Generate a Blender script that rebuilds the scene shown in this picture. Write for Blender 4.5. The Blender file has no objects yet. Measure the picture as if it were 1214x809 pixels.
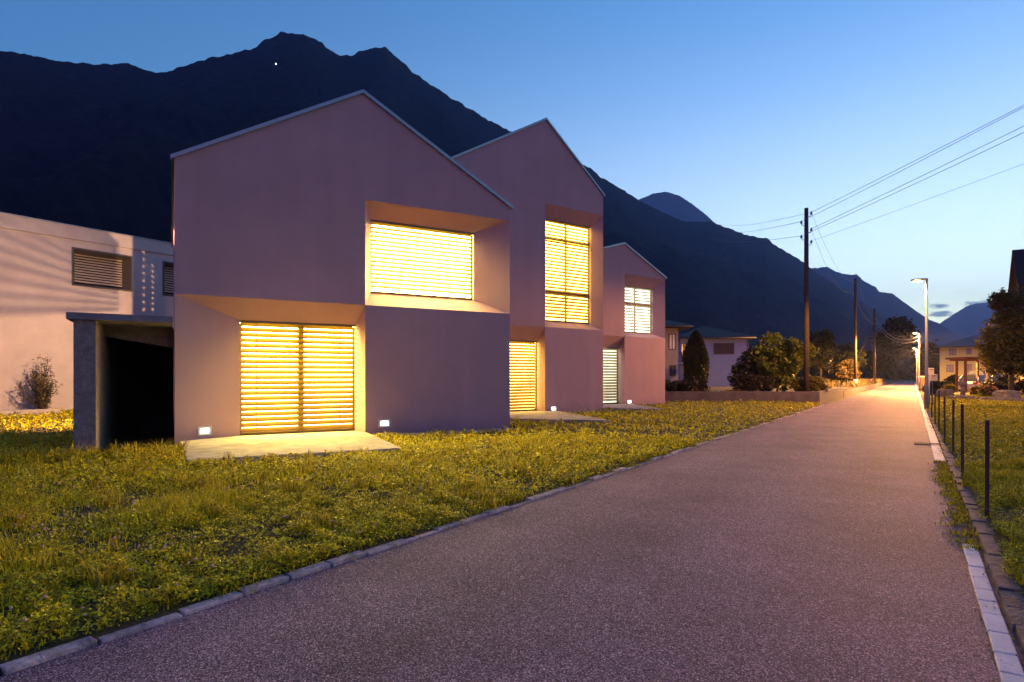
import bpy, bmesh, math, random
import numpy as np
from mathutils import Vector, noise as mnoise
random.seed(7); RNG = np.random.default_rng(7)
S = bpy.context.scene
COL = S.collection
R = math.radians

# ------------------------------------------------------------------ camera
CAMH, F, CX, HY = 1.45, 708.0, 607.0, 446.0
cam = bpy.data.objects.new('camera', bpy.data.cameras.new('camera'))
COL.objects.link(cam); S.camera = cam
cam.location = (0, 0, CAMH); cam.rotation_euler = (R(90), 0, 0)
cam.data.sensor_width = 36; cam.data.lens = 36 * F / 1214
cam.data.shift_y = (HY - 404.5) / 1214
cam.data.clip_start = 0.05; cam.data.clip_end = 40000

# ------------------------------------------------------------------ sky
SUN_AZ = 44
w = bpy.data.worlds.new('World'); S.world = w; w.use_nodes = True
nt = w.node_tree; N = nt.nodes; L = nt.links
bg = N['Background']
sky = N.new('ShaderNodeTexSky'); sky.sky_type = 'NISHITA'; sky.sun_disc = False
sky.sun_elevation = R(1.0); sky.sun_rotation = R(SUN_AZ)
sky.ozone_density = 3.7; sky.dust_density = 0.0; sky.air_density = 1.0; sky.altitude = 250
def wmath(op, a, b=None, clamp=False):
    n = N.new('ShaderNodeMath'); n.operation = op; n.use_clamp = clamp
    for i, v in enumerate((a, b)):
        if v is None: continue
        if isinstance(v, (int, float)): n.inputs[i].default_value = v
        else: L.new(v, n.inputs[i])
    return n.outputs[0]
tc = N.new('ShaderNodeTexCoord'); sx = N.new('ShaderNodeSeparateXYZ'); L.new(tc.outputs['Generated'], sx.inputs[0])
dx, dy, dz = sx.outputs
# anti-twilight purple, spread over the unseen back sky to tint walls and road
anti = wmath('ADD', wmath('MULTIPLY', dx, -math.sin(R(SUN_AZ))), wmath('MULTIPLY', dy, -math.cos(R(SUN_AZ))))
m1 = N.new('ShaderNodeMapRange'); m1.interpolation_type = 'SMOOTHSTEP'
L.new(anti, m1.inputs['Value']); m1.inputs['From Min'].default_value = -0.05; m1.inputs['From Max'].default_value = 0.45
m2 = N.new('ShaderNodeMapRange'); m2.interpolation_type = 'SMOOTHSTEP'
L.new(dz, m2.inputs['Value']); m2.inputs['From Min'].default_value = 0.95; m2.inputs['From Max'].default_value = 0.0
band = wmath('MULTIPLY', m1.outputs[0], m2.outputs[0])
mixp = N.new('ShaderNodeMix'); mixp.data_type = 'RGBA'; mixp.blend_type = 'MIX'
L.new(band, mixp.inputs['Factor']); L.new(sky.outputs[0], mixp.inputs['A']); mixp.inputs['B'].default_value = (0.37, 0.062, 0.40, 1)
# the pale afterglow over the place where the sun went down
hl = wmath('SQRT', wmath('ADD', wmath('MULTIPLY', dx, dx), wmath('MULTIPLY', dy, dy)))
lobe = wmath('POWER', wmath('MAXIMUM', wmath('DIVIDE', wmath('MULTIPLY', anti, -1.0), wmath('MAXIMUM', hl, 0.02)), 0.0), 1.6)
el = wmath('MULTIPLY', wmath('ARCSINE', dz), 180 / math.pi)
fall = wmath('ADD', wmath('EXPONENT', wmath('DIVIDE', wmath('SUBTRACT', 289.0, wmath('MULTIPLY', el, el)), 310.0)), wmath('MULTIPLY', wmath('EXPONENT', wmath('DIVIDE', wmath('ABSOLUTE', el), -5.0)), 2.2))
glow = N.new('ShaderNodeVectorMath'); glow.operation = 'SCALE'; glow.inputs[0].default_value = (0.56, 0.385, 0.24)
L.new(wmath('MULTIPLY', lobe, fall), glow.inputs['Scale'])
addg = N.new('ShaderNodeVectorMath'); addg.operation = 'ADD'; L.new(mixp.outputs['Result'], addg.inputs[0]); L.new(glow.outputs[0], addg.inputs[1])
# small evening clouds low in the gap of the valley
yy = wmath('MAXIMUM', dy, 0.05)
tu, tv = wmath('DIVIDE', dx, yy), wmath('DIVIDE', dz, yy)
cmb = N.new('ShaderNodeCombineXYZ'); L.new(wmath('MULTIPLY', tu, 45), cmb.inputs[0]); L.new(wmath('MULTIPLY', tv, 190), cmb.inputs[1])
cn = N.new('ShaderNodeTexNoise'); L.new(cmb.outputs[0], cn.inputs['Vector']); cn.inputs['Scale'].default_value = 1.0; cn.inputs['Detail'].default_value = 4
def blob(u0, v0, ru, rv):
    a = wmath('DIVIDE', wmath('SUBTRACT', tu, u0), ru); b = wmath('DIVIDE', wmath('SUBTRACT', tv, v0), rv)
    return wmath('SUBTRACT', 1.0, wmath('ADD', wmath('MULTIPLY', a, a), wmath('MULTIPLY', b, b)))
bl = wmath('MAXIMUM', blob(0.718, 0.1035, 0.024, 0.0065), wmath('SUBTRACT', blob(0.712, 0.1175, 0.026, 0.0055), 0.25))
bl = wmath('MAXIMUM', bl, wmath('SUBTRACT', blob(0.80, 0.118, 0.05, 0.010), 0.1))
cmask = wmath('MULTIPLY', wmath('ADD', bl, wmath('MULTIPLY', wmath('SUBTRACT', cn.outputs['Fac'], 0.5), 2.6)), 1.3, True)
cmask = wmath('MULTIPLY', cmask, wmath('GREATER_THAN', bl, -1.2))
mixc = N.new('ShaderNodeMix'); mixc.data_type = 'RGBA'
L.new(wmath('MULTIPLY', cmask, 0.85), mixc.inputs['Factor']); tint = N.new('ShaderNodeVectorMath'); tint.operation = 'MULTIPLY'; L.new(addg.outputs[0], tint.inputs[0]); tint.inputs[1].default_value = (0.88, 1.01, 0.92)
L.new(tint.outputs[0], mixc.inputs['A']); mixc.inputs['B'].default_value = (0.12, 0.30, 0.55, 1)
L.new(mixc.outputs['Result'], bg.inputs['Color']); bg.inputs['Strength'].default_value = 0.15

# ------------------------------------------------------------------ exposure
V = S.view_settings
V.view_transform = 'Standard'; V.look = 'None'; V.gamma = 1; V.use_curve_mapping = False
V.exposure = 2.9
S.render.engine = 'CYCLES'
S.cycles.use_denoising = True; S.cycles.max_bounces = 6; S.cycles.transparent_max_bounces = 8
S.cycles.sample_clamp_indirect = 2.0; S.cycles.use_light_tree = True; S.cycles.volume_bounces = 0

# ------------------------------------------------------------------ helpers
def ray(px): return ((px - CX) / F, 1.0)
def G(px, py, z=0.0):                      # a pixel on the ground at height z
    d = F * (CAMH - z) / (py - HY); return Vector(((px - CX) / F * d, d, z))
def D(px, py, d): return Vector(((px - CX) / F * d, d, CAMH + (HY - py) / F * d))
RD = Vector((475.0, 708.0, 0)).normalized(); PD = Vector((RD.y, -RD.x, 0))   # along the road, to its right
def road(t, d, z=0.0): return RD * t + PD * d + Vector((0, 0, z))

class MB:
    def __init__(s): s.v = []; s.f = []; s.sm = []
    def add(s, vs, fs, smooth=False):
        o = len(s.v); s.v += [tuple(v) for v in vs]; s.f += [tuple(i + o for i in f) for f in fs]; s.sm += [smooth] * len(fs)
    def poly(s, vs): s.add(vs, [tuple(range(len(vs)))])
    def box(s, c, ax, ay, az, hx, hy, hz):
        c = Vector(c); ax, ay, az = Vector(ax), Vector(ay), Vector(az); vs = []
        for i in (-1, 1):
            for j in (-1, 1):
                for k in (-1, 1): vs.append(c + ax * hx * i + ay * hy * j + az * hz * k)
        s.add(vs, [(0, 1, 3, 2), (4, 6, 7, 5), (0, 4, 5, 1), (2, 3, 7, 6), (0, 2, 6, 4), (1, 5, 7, 3)])
    def abox(s, x0, x1, y0, y1, z0, z1): s.box(((x0 + x1) / 2, (y0 + y1) / 2, (z0 + z1) / 2), (1, 0, 0), (0, 1, 0), (0, 0, 1), (x1 - x0) / 2, (y1 - y0) / 2, (z1 - z0) / 2)
    def tube(s, pts, rs, n=10, caps=True):
        pts = [Vector(p) for p in pts]
        if not isinstance(rs, (list, tuple)): rs = [rs] * len(pts)
        vs = []; fs = []; prev = None
        for i, p in enumerate(pts):
            t = (pts[min(i + 1, len(pts) - 1)] - pts[max(i - 1, 0)]).normalized()
            if prev is None:
                a = Vector((0, 0, 1)) if abs(t.z) < 0.9 else Vector((1, 0, 0)); prev = t.cross(a).normalized()
            a = (prev - t * prev.dot(t)).normalized(); prev = a; b = t.cross(a)
            for k in range(n):
                an = 2 * math.pi * k / n; vs.append(p + a * math.cos(an) * rs[i] + b * math.sin(an) * rs[i])
        for i in range(len(pts) - 1):
            for k in range(n): fs.append((i * n + k, i * n + (k + 1) % n, (i + 1) * n + (k + 1) % n, (i + 1) * n + k))
        if caps: fs += [tuple(range(n - 1, -1, -1)), tuple(range((len(pts) - 1) * n, len(pts) * n))]
        s.add(vs, fs, True)
    def ball(s, c, r, n=10, m=7, sc=(1, 1, 1), jit=0):
        c = Vector(c); vs = []; fs = []
        for i in range(m + 1):
            th = math.pi * i / m
            for k in range(n):
                ph = 2 * math.pi * k / n; q = 1 + random.uniform(-jit, jit)
                vs.append(c + Vector((math.sin(th) * math.cos(ph) * sc[0], math.sin(th) * math.sin(ph) * sc[1], math.cos(th) * sc[2])) * r * q)
        for i in range(m):
            for k in range(n): fs.append((i * n + k, (i + 1) * n + k, (i + 1) * n + (k + 1) % n, i * n + (k + 1) % n))
        s.add(vs, fs, jit == 0)
    def build(s, name, mat, parent=None, bevel=0):
        me = bpy.data.meshes.new(name)
        vs = np.array(s.v, dtype=float)
        if parent is not None: org = worldloc(parent)
        else: org = Vector(((vs[:, 0].min() + vs[:, 0].max()) / 2, (vs[:, 1].min() + vs[:, 1].max()) / 2, vs[:, 2].min()))
        me.from_pydata([tuple(v) for v in (vs - np.array(org))], [], s.f)
        me.polygons.foreach_set('use_smooth', s.sm); me.materials.append(mat); me.update()
        bm = bmesh.new(); bm.from_mesh(me); bmesh.ops.recalc_face_normals(bm, faces=bm.faces)
        bm.to_mesh(me); bm.free()
        o = bpy.data.objects.new(name, me); COL.objects.link(o)
        if parent is not None: o.parent = parent
        else: o.location = org
        if bevel:
            b = o.modifiers.new('bevel', 'BEVEL'); b.width = bevel; b.segments = 2; b.limit_method = 'ANGLE'
        return o
def worldloc(o):
    l = Vector((0, 0, 0))
    while o is not None: l += o.location; o = o.parent
    return l
def tag(o, label=None, cat=None, group=None, kind=None):
    for k, v in (('label', label), ('category', cat), ('group', group), ('kind', kind)):
        if v: o[k] = v
    return o
def thing(name, loc, label, cat, group=None):
    o = bpy.data.objects.new(name, None); COL.objects.link(o); o.location = loc; o.empty_display_size = 0.3
    return tag(o, label, cat, group)
def copy_tree(o, parent=None):
    c = o.copy(); COL.objects.link(c); c.parent = parent
    for ch in [x for x in COL.objects if x.parent == o]: copy_tree(ch, c)
    return c
def bigmesh(name, verts, faces4, mat, parent=None, tri=False):
    """fast numpy mesh: verts (n,3), faces (m,k)"""
    me = bpy.data.meshes.new(name); k = faces4.shape[1]
    org = np.array(worldloc(parent)) if parent is not None else np.zeros(3)
    me.vertices.add(len(verts)); me.vertices.foreach_set('co', (verts - org).astype(np.float32).ravel())
    me.loops.add(faces4.size); me.loops.foreach_set('vertex_index', faces4.astype(np.int32).ravel())
    me.polygons.add(len(faces4)); me.polygons.foreach_set('loop_start', np.arange(0, faces4.size, k, dtype=np.int32))
    me.polygons.foreach_set('loop_total', np.full(len(faces4), k, dtype=np.int32))
    me.update(calc_edges=True); me.validate(); me.materials.append(mat)
    o = bpy.data.objects.new(name, me); COL.objects.link(o)
    if parent is not None: o.parent = parent
    return o

# ------------------------------------------------------------------ materials
def mat(name, col, rough=0.8, var=0.0, scale=5.0, bump=0.0, bscale=40.0, metal=0.0, spec=0.5, col2=None, detail=6, coords='Object'):
    m = bpy.data.materials.new(name); m.use_nodes = True; t = m.node_tree; p = t.nodes['Principled BSDF']
    p.inputs['Roughness'].default_value = rough; p.inputs['Metallic'].default_value = metal; p.inputs['Specular IOR Level'].default_value = spec
    p.inputs['Base Color'].default_value = (*col, 1)
    tcn = t.nodes.new('ShaderNodeTexCoord')
    if var or col2:
        n = t.nodes.new('ShaderNodeTexNoise'); n.inputs['Scale'].default_value = scale; n.inputs['Detail'].default_value = detail; n.inputs['Roughness'].default_value = 0.65
        t.links.new(tcn.outputs[coords], n.inputs['Vector'])
        r = t.nodes.new('ShaderNodeValToRGB'); c2 = col2 or tuple(c * (1 - var) for c in col); c1 = col if col2 else tuple(min(1, c * (1 + var)) for c in col)
        r.color_ramp.elements[0].position = 0.35; r.color_ramp.elements[1].position = 0.65
        r.color_ramp.elements[0].color = (*c2, 1); r.color_ramp.elements[1].color = (*c1, 1)
        t.links.new(n.outputs['Fac'], r.inputs[0]); t.links.new(r.outputs[0], p.inputs['Base Color'])
    if bump:
        n = t.nodes.new('ShaderNodeTexNoise'); n.inputs['Scale'].default_value = bscale; n.inputs['Detail'].default_value = 5
        t.links.new(tcn.outputs[coords], n.inputs['Vector'])
        b = t.nodes.new('ShaderNodeBump'); b.inputs['Strength'].default_value = bump; b.inputs['Distance'].default_value = 0.02
        t.links.new(n.outputs['Fac'], b.inputs['Height']); t.links.new(b.outputs[0], p.inputs['Normal'])
    return m
def leafmat(name, c1, c2, transl=0.3, rough=0.5):
    m = bpy.data.materials.new(name); m.use_nodes = True; t = m.node_tree; t.nodes.remove(t.nodes['Principled BSDF'])
    out = t.nodes['Material Output']; g = t.nodes.new('ShaderNodeNewGeometry')
    r = t.nodes.new('ShaderNodeValToRGB'); r.color_ramp.elements[0].color = (*c1, 1); r.color_ramp.elements[1].color = (*c2, 1)
    t.links.new(g.outputs['Random Per Island'], r.inputs[0])
    d = t.nodes.new('ShaderNodeBsdfPrincipled'); d.inputs['Roughness'].default_value = rough; d.inputs['Specular IOR Level'].default_value = 0.25
    tr = t.nodes.new('ShaderNodeBsdfTranslucent'); mx = t.nodes.new('ShaderNodeMixShader'); mx.inputs[0].default_value = transl
    t.links.new(r.outputs[0], d.inputs['Base Color']); t.links.new(r.outputs[0], tr.inputs['Color'])
    t.links.new(d.outputs[0], mx.inputs[1]); t.links.new(tr.outputs[0], mx.inputs[2]); t.links.new(mx.outputs[0], out.inputs[0])
    return m
def emat(name, col, strength, grad=None):
    m = bpy.data.materials.new(name); m.use_nodes = True; t = m.node_tree; t.nodes.remove(t.nodes['Principled BSDF'])
    e = t.nodes.new('ShaderNodeEmission'); e.inputs[0].default_value = (*col, 1); e.inputs[1].default_value = strength
    t.links.new(e.outputs[0], t.nodes['Material Output'].inputs[0])
    if grad:   # uneven light behind the curtain: (low z, high z, low factor)
        tcn = t.nodes.new('ShaderNodeTexCoord'); sp = t.nodes.new('ShaderNodeSeparateXYZ'); t.links.new(tcn.outputs['Object'], sp.inputs[0])
        mr = t.nodes.new('ShaderNodeMapRange'); t.links.new(sp.outputs[2], mr.inputs[0])
        mr.inputs[1].default_value, mr.inputs[2].default_value = grad[0], grad[1]; mr.inputs[3].default_value = grad[2] * strength; mr.inputs[4].default_value = strength
        n = t.nodes.new('ShaderNodeTexNoise'); n.inputs['Scale'].default_value = 1.3; t.links.new(tcn.outputs['Object'], n.inputs['Vector'])
        q = t.nodes.new('ShaderNodeMath'); q.operation = 'MULTIPLY'; t.links.new(mr.outputs[0], q.inputs[0])
        q2 = t.nodes.new('ShaderNodeMath'); q2.operation = 'MULTIPLY_ADD'; t.links.new(n.outputs[0], q2.inputs[0]); q2.inputs[1].default_value = 1.2; q2.inputs[2].default_value = 0.4
        t.links.new(q2.outputs[0], q.inputs[1]); t.links.new(q.outputs[0], e.inputs[1])
    return m
def slatmat(name, col, tr=0.45):
    m = bpy.data.materials.new(name); m.use_nodes = True; t = m.node_tree; p = t.nodes['Principled BSDF']
    p.inputs['Base Color'].default_value = (*col, 1); p.inputs['Roughness'].default_value = 0.45
    b = t.nodes.new('ShaderNodeBsdfTranslucent'); b.inputs[0].default_value = (*col, 1); mx = t.nodes.new('ShaderNodeMixShader'); mx.inputs[0].default_value = tr
    t.links.new(p.outputs[0], mx.inputs[1]); t.links.new(b.outputs[0], mx.inputs[2]); t.links.new(mx.outputs[0], t.nodes['Material Output'].inputs[0])
    return m
M = {}
M['plaster'] = mat('mauve_plaster', (0.425, 0.268, 0.30), 0.9, 0.05, 0.9, 0.25, 160)
def weather(m):
    t = m.node_tree; p = t.nodes['Principled BSDF']; src = p.inputs['Base Color'].links[0].from_socket
    g = t.nodes.new('ShaderNodeNewGeometry'); mp = t.nodes.new('ShaderNodeMapping'); mp.inputs['Scale'].default_value = (2.2, 2.2, 0.16); t.links.new(g.outputs['Position'], mp.inputs[0])
    n = t.nodes.new('ShaderNodeTexNoise'); n.inputs['Scale'].default_value = 1.0; n.inputs['Detail'].default_value = 5; t.links.new(mp.outputs[0], n.inputs['Vector'])
    a = t.nodes.new('ShaderNodeMapRange'); t.links.new(n.outputs[0], a.inputs[0]); a.inputs[1].default_value = .35; a.inputs[2].default_value = .7; a.inputs[3].default_value = 1.03; a.inputs[4].default_value = .95
    sp = t.nodes.new('ShaderNodeSeparateXYZ'); t.links.new(g.outputs['Position'], sp.inputs[0])
    n2 = t.nodes.new('ShaderNodeTexNoise'); n2.inputs['Scale'].default_value = 3.5; n2.inputs['Detail'].default_value = 6; t.links.new(g.outputs['Position'], n2.inputs['Vector'])
    zz = t.nodes.new('ShaderNodeMath'); zz.operation = 'MULTIPLY_ADD'; zz.inputs[1].default_value = -.55; t.links.new(n2.outputs[0], zz.inputs[0]); t.links.new(sp.outputs[2], zz.inputs[2])
    d = t.nodes.new('ShaderNodeMapRange'); t.links.new(zz.outputs[0], d.inputs[0]); d.inputs[1].default_value = -.10; d.inputs[2].default_value = .22; d.inputs[3].default_value = .80; d.inputs[4].default_value = 1.0
    q = t.nodes.new('ShaderNodeMath'); q.operation = 'MULTIPLY'; t.links.new(a.outputs[0], q.inputs[0]); t.links.new(d.outputs[0], q.inputs[1])
    mx = t.nodes.new('ShaderNodeMix'); mx.data_type = 'RGBA'; mx.blend_type = 'MULTIPLY'; mx.inputs['Factor'].default_value = 1; t.links.new(src, mx.inputs['A']); t.links.new(q.outputs[0], mx.inputs['B']); t.links.new(mx.outputs['Result'], p.inputs['Base Color'])
weather(M['plaster'])
M['flash'] = mat('zinc_flashing', (0.30, 0.32, 0.38), 0.4, 0.05, 3, metal=0.6)
M['roof'] = mat('roof_sheet', (0.12, 0.12, 0.13), 0.6, 0.1, 4)
M['frame'] = mat('dark_bronze_frame', (0.13, 0.10, 0.06), 0.45, 0.1, 8)
M['slat'] = slatmat('pale_slat', (0.20, 0.115, 0.013), 0.06)
M['slat_mid'] = slatmat('amber_slat', (0.22, 0.125, 0.013), 0.20)
M['slat_white'] = slatmat('white_slat', (0.32, 0.30, 0.21), 0.35)
M['conc'] = mat('patio_concrete', (0.36, 0.31, 0.29), 0.85, 0.30, 3.2, 0.5, 60)
M['rough'] = mat('roughcast_concrete', (0.20, 0.17, 0.17), 0.95, 0.25, 9, 1.0, 45)
M['wallconc'] = mat('white_concrete', (0.50, 0.44, 0.42), 0.9, 0.10, 0.9, 0.3, 25)
M['darkmetal'] = mat('dark_metal', (0.07, 0.065, 0.07), 0.5, 0.1, 6)
M['grey'] = mat('grey_blind', (0.30, 0.27, 0.24), 0.6)
M['galv'] = mat('galvanised_steel', (0.24, 0.245, 0.26), 0.6, 0.08, 5, metal=0.3)
M['wood'] = mat('tarred_wood', (0.05, 0.036, 0.03), 0.85, 0.3, 6, 0.5, 30)
M['wire'] = mat('wire', (0.10, 0.12, 0.16), 0.5)
M['rust'] = mat('rusty_iron', (0.085, 0.045, 0.028), 0.8, 0.35, 14, 0.4, 60)
M['wallgrey'] = mat('grey_garden_wall', (0.085, 0.068, 0.085), 0.9, 0.25, 2.5, 0.5, 30)
M['white'] = mat('white_paint', (0.72, 0.72, 0.70), 0.4)
M['blackrub'] = mat('rubber', (0.02, 0.02, 0.02), 0.8)
M['bark'] = mat('bark', (0.06, 0.045, 0.035), 0.95, 0.3, 10, 0.8, 25)
M['stone'] = mat('field_stone', (0.17, 0.155, 0.15), 0.95, 0.3, 4, 1.0, 14)

# ------------------------------------------------------------------ setting: ground, road, kerbs
def grid_sheet(name, t0, t1, d0, d1, nt_, nd, zf, m, kind='structure', tpow=1.0):
    ts = t0 + (t1 - t0) * np.linspace(0, 1, nt_) ** tpow; ds = np.linspace(d0, d1, nd)
    T, Dd = np.meshgrid(ts, ds, indexing='ij')
    X = RD.x * T + PD.x * Dd; Y = RD.y * T + PD.y * Dd
    Z = np.vectorize(zf)(X, Y, T, Dd) if callable(zf) else np.full_like(X, zf)
    vs = np.stack([X, Y, Z], -1).reshape(-1, 3)
    i = np.arange(nt_ - 1)[:, None] * nd + np.arange(nd - 1)[None, :]
    f = np.stack([i, i + nd, i + nd + 1, i + 1], -1).reshape(-1, 4)
    o = bigmesh(name, vs, f[:, ::-1], m); o['kind'] = kind
    o.data.polygons.foreach_set('use_smooth', np.ones(len(f), dtype=bool)); return o
def sstep(a, b, x):
    t = min(1, max(0, (x - a) / (b - a))); return t * t * (3 - 2 * t)
KL, KR = -3.64, 0.349
def lawn_z(x, y):
    d = x * PD.x + y * PD.y
    return 0.016 + 0.03 * sstep(0.06, 0.3, KL - d) + 0.055 * sstep(0.1, 2.5, KL - 0.12 - d) + 0.018 * mnoise.noise((x * 0.9, y * 0.9, 0)) * sstep(0, 0.5, KL - 0.12 - d)
def field_z(x, y):
    d = x * PD.x + y * PD.y
    return 0.06 + 0.06 * sstep(0.6, 2.5, d) + 0.02 * mnoise.noise((x * 0.8, y * 0.8, 4))

gm = mat('meadow_ground', (0.045, 0.05, 0.02), 1.0, 0.35, 0.15, coords='Object')
g = MB(); g.poly([(-5200, -420, -0.03), (8800, -420, -0.03), (8800, 8800, -0.03), (-5200, 8800, -0.03)]); tag(g.build('ground', gm), kind='structure')

# asphalt: dark binder with pale and coloured chippings
am = bpy.data.materials.new('asphalt'); am.use_nodes = True; t = am.node_tree; p = t.nodes['Principled BSDF']
tcn = t.nodes.new('ShaderNodeTexCoord')
vo = t.nodes.new('ShaderNodeTexVoronoi'); vo.inputs['Scale'].default_value = 165; t.links.new(tcn.outputs['Object'], vo.inputs['Vector'])
rp = t.nodes.new('ShaderNodeValToRGB'); rp.color_ramp.interpolation = 'LINEAR'
sep = t.nodes.new('ShaderNodeSeparateColor'); t.links.new(vo.outputs['Color'], sep.inputs[0]); t.links.new(sep.outputs[0], rp.inputs[0])
e_ = rp.color_ramp.elements; e_[0].position = 0.0; e_[0].color = (0.022, 0.014, 0.021, 1); e_[1].position = 1.0; e_[1].color = (0.82, 0.58, 0.68, 1)
x_ = e_.new(0.5); x_.color = (0.13, 0.083, 0.118, 1); x_ = e_.new(0.9); x_.color = (0.36, 0.24, 0.31, 1)
no = t.nodes.new('ShaderNodeTexNoise'); no.inputs['Scale'].default_value = 0.7; no.inputs['Detail'].default_value = 8; no.inputs['Roughness'].default_value = 0.7; t.links.new(tcn.outputs['Object'], no.inputs['Vector'])
mr = t.nodes.new('ShaderNodeMapRange'); t.links.new(no.outputs[0], mr.inputs[0]); mr.inputs[1].default_value = 0.3; mr.inputs[2].default_value = 0.7; mr.inputs[3].default_value = 0.7; mr.inputs[4].default_value = 1.3
mu = t.nodes.new('ShaderNodeMix'); mu.data_type = 'RGBA'; mu.blend_type = 'MULTIPLY'; mu.inputs['Factor'].default_value = 1
dv_ = t.nodes.new('ShaderNodeVectorMath'); dv_.operation = 'DOT_PRODUCT'; dv_.inputs[1].default_value = tuple(PD); t.links.new(tcn.outputs['Object'], dv_.inputs[0])
sn = t.nodes.new('ShaderNodeMath'); sn.operation = 'SINE'; ml_ = t.nodes.new('ShaderNodeMath'); ml_.operation = 'MULTIPLY_ADD'; ml_.inputs[1].default_value = 3.9; ml_.inputs[2].default_value = 0.6
t.links.new(dv_.outputs['Value'], ml_.inputs[0]); t.links.new(ml_.outputs[0], sn.inputs[0])
wt = t.nodes.new('ShaderNodeMath'); wt.operation = 'MULTIPLY_ADD'; wt.inputs[1].default_value = 0.07; t.links.new(sn.outputs[0], wt.inputs[0]); t.links.new(mr.outputs[0], wt.inputs[2]); mr = wt
t.links.new(rp.outputs[0], mu.inputs['A']); t.links.new(mr.outputs[0], mu.inputs['B']); t.links.new(mu.outputs['Result'], p.inputs['Base Color'])
bp = t.nodes.new('ShaderNodeBump'); bp.inputs['Strength'].default_value = 0.75; bp.inputs['Distance'].default_value = 0.006
t.links.new(vo.outputs['Distance'], bp.inputs['Height']); t.links.new(bp.outputs[0], p.inputs['Normal'])
p.inputs['Roughness'].default_value = 0.8; p.inputs['Specular IOR Level'].default_value = 0.25
grid_sheet('road', -30, 178, KL - 0.02, KR, 60, 8, lambda x, y, t_, d: 0.012 * (1 - ((d - (KL + KR) / 2) / 2) ** 2), am)

# left kerb: a row of stone blocks; right: pale gutter slabs, then a dark kerb of stone blocks
km = mat('kerb_stone', (0.40, 0.32, 0.32), 0.9, 0.45, 7, 0.8, 40)
kd = mat('dark_kerb_stone', (0.11, 0.095, 0.105), 0.9, 0.35, 9, 0.8, 40)
gutm = mat('gutter_slab', (0.72, 0.64, 0.67), 0.85, 0.12, 3.5, 0.3, 60)
def blocks(name, d0, d1, t0, t1, ln, z0, z1, m, jit, gap=0.012):
    b = MB(); tt = t0
    while tt < t1:
        l = ln * random.uniform(0.8, 1.2); a = random.uniform(-jit, jit); c = road(tt + l / 2, (d0 + d1) / 2 + a, 0)
        rot = random.uniform(-jit, jit) * 1.2; ax = (RD + PD * rot).normalized(); ay = Vector((ax.y, -ax.x, 0))
        hz = (z1 - z0) / 2 + random.uniform(-jit, jit) * 0.35
        b.box(c + Vector((0, 0, z0 + hz)), ax, ay, (0, 0, 1), l / 2 - gap / 2, (d1 - d0) / 2, hz); tt += l
    o = b.build(name, m, bevel=0.008); o['kind'] = 'structure'; return o
blocks('kerb', KL - 0.115, KL - 0.02, -6, 33, 0.42, -0.05, 0.022, km, 0.016, 0.016)
blocks('kerb', 0.475, 0.60, -4, 150, 0.32, -0.05, 0.055, kd, 0.012)
blocks('gutter', KR, KR + 0.10, -4, 6.2, 0.30, -0.05, 0.016, gutm, 0.003, 0.008)
blocks('gutter', KR - 0.03, KR + 0.12, 12.4, 160, 3.2, -0.05, 0.016, mat('pale_gutter', (.70, .66, .64), .8, .1, 3), 0.004, 0.12)
soil = mat('soil', (0.17, 0.12, 0.125), 1.0, 0.4, 6, 1.0, 40)
grid_sheet('gutter_soil', -4, 150, KR - 0.0, 0.60, 20, 3, 0.006, soil)
lm = mat('lawn_soil', (0.055, 0.042, 0.012), 1.0, 0.4, 3, 1.0, 30)
grid_sheet('lawn_ground', -16, 34, -34, KL - 0.06, 90, 130, lambda x, y, t_, d: lawn_z(x, y), lm)
grid_sheet('field_ground', -4, 120, 0.58, 60, 90, 60, lambda x, y, t_, d: field_z(x, y), lm)

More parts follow.
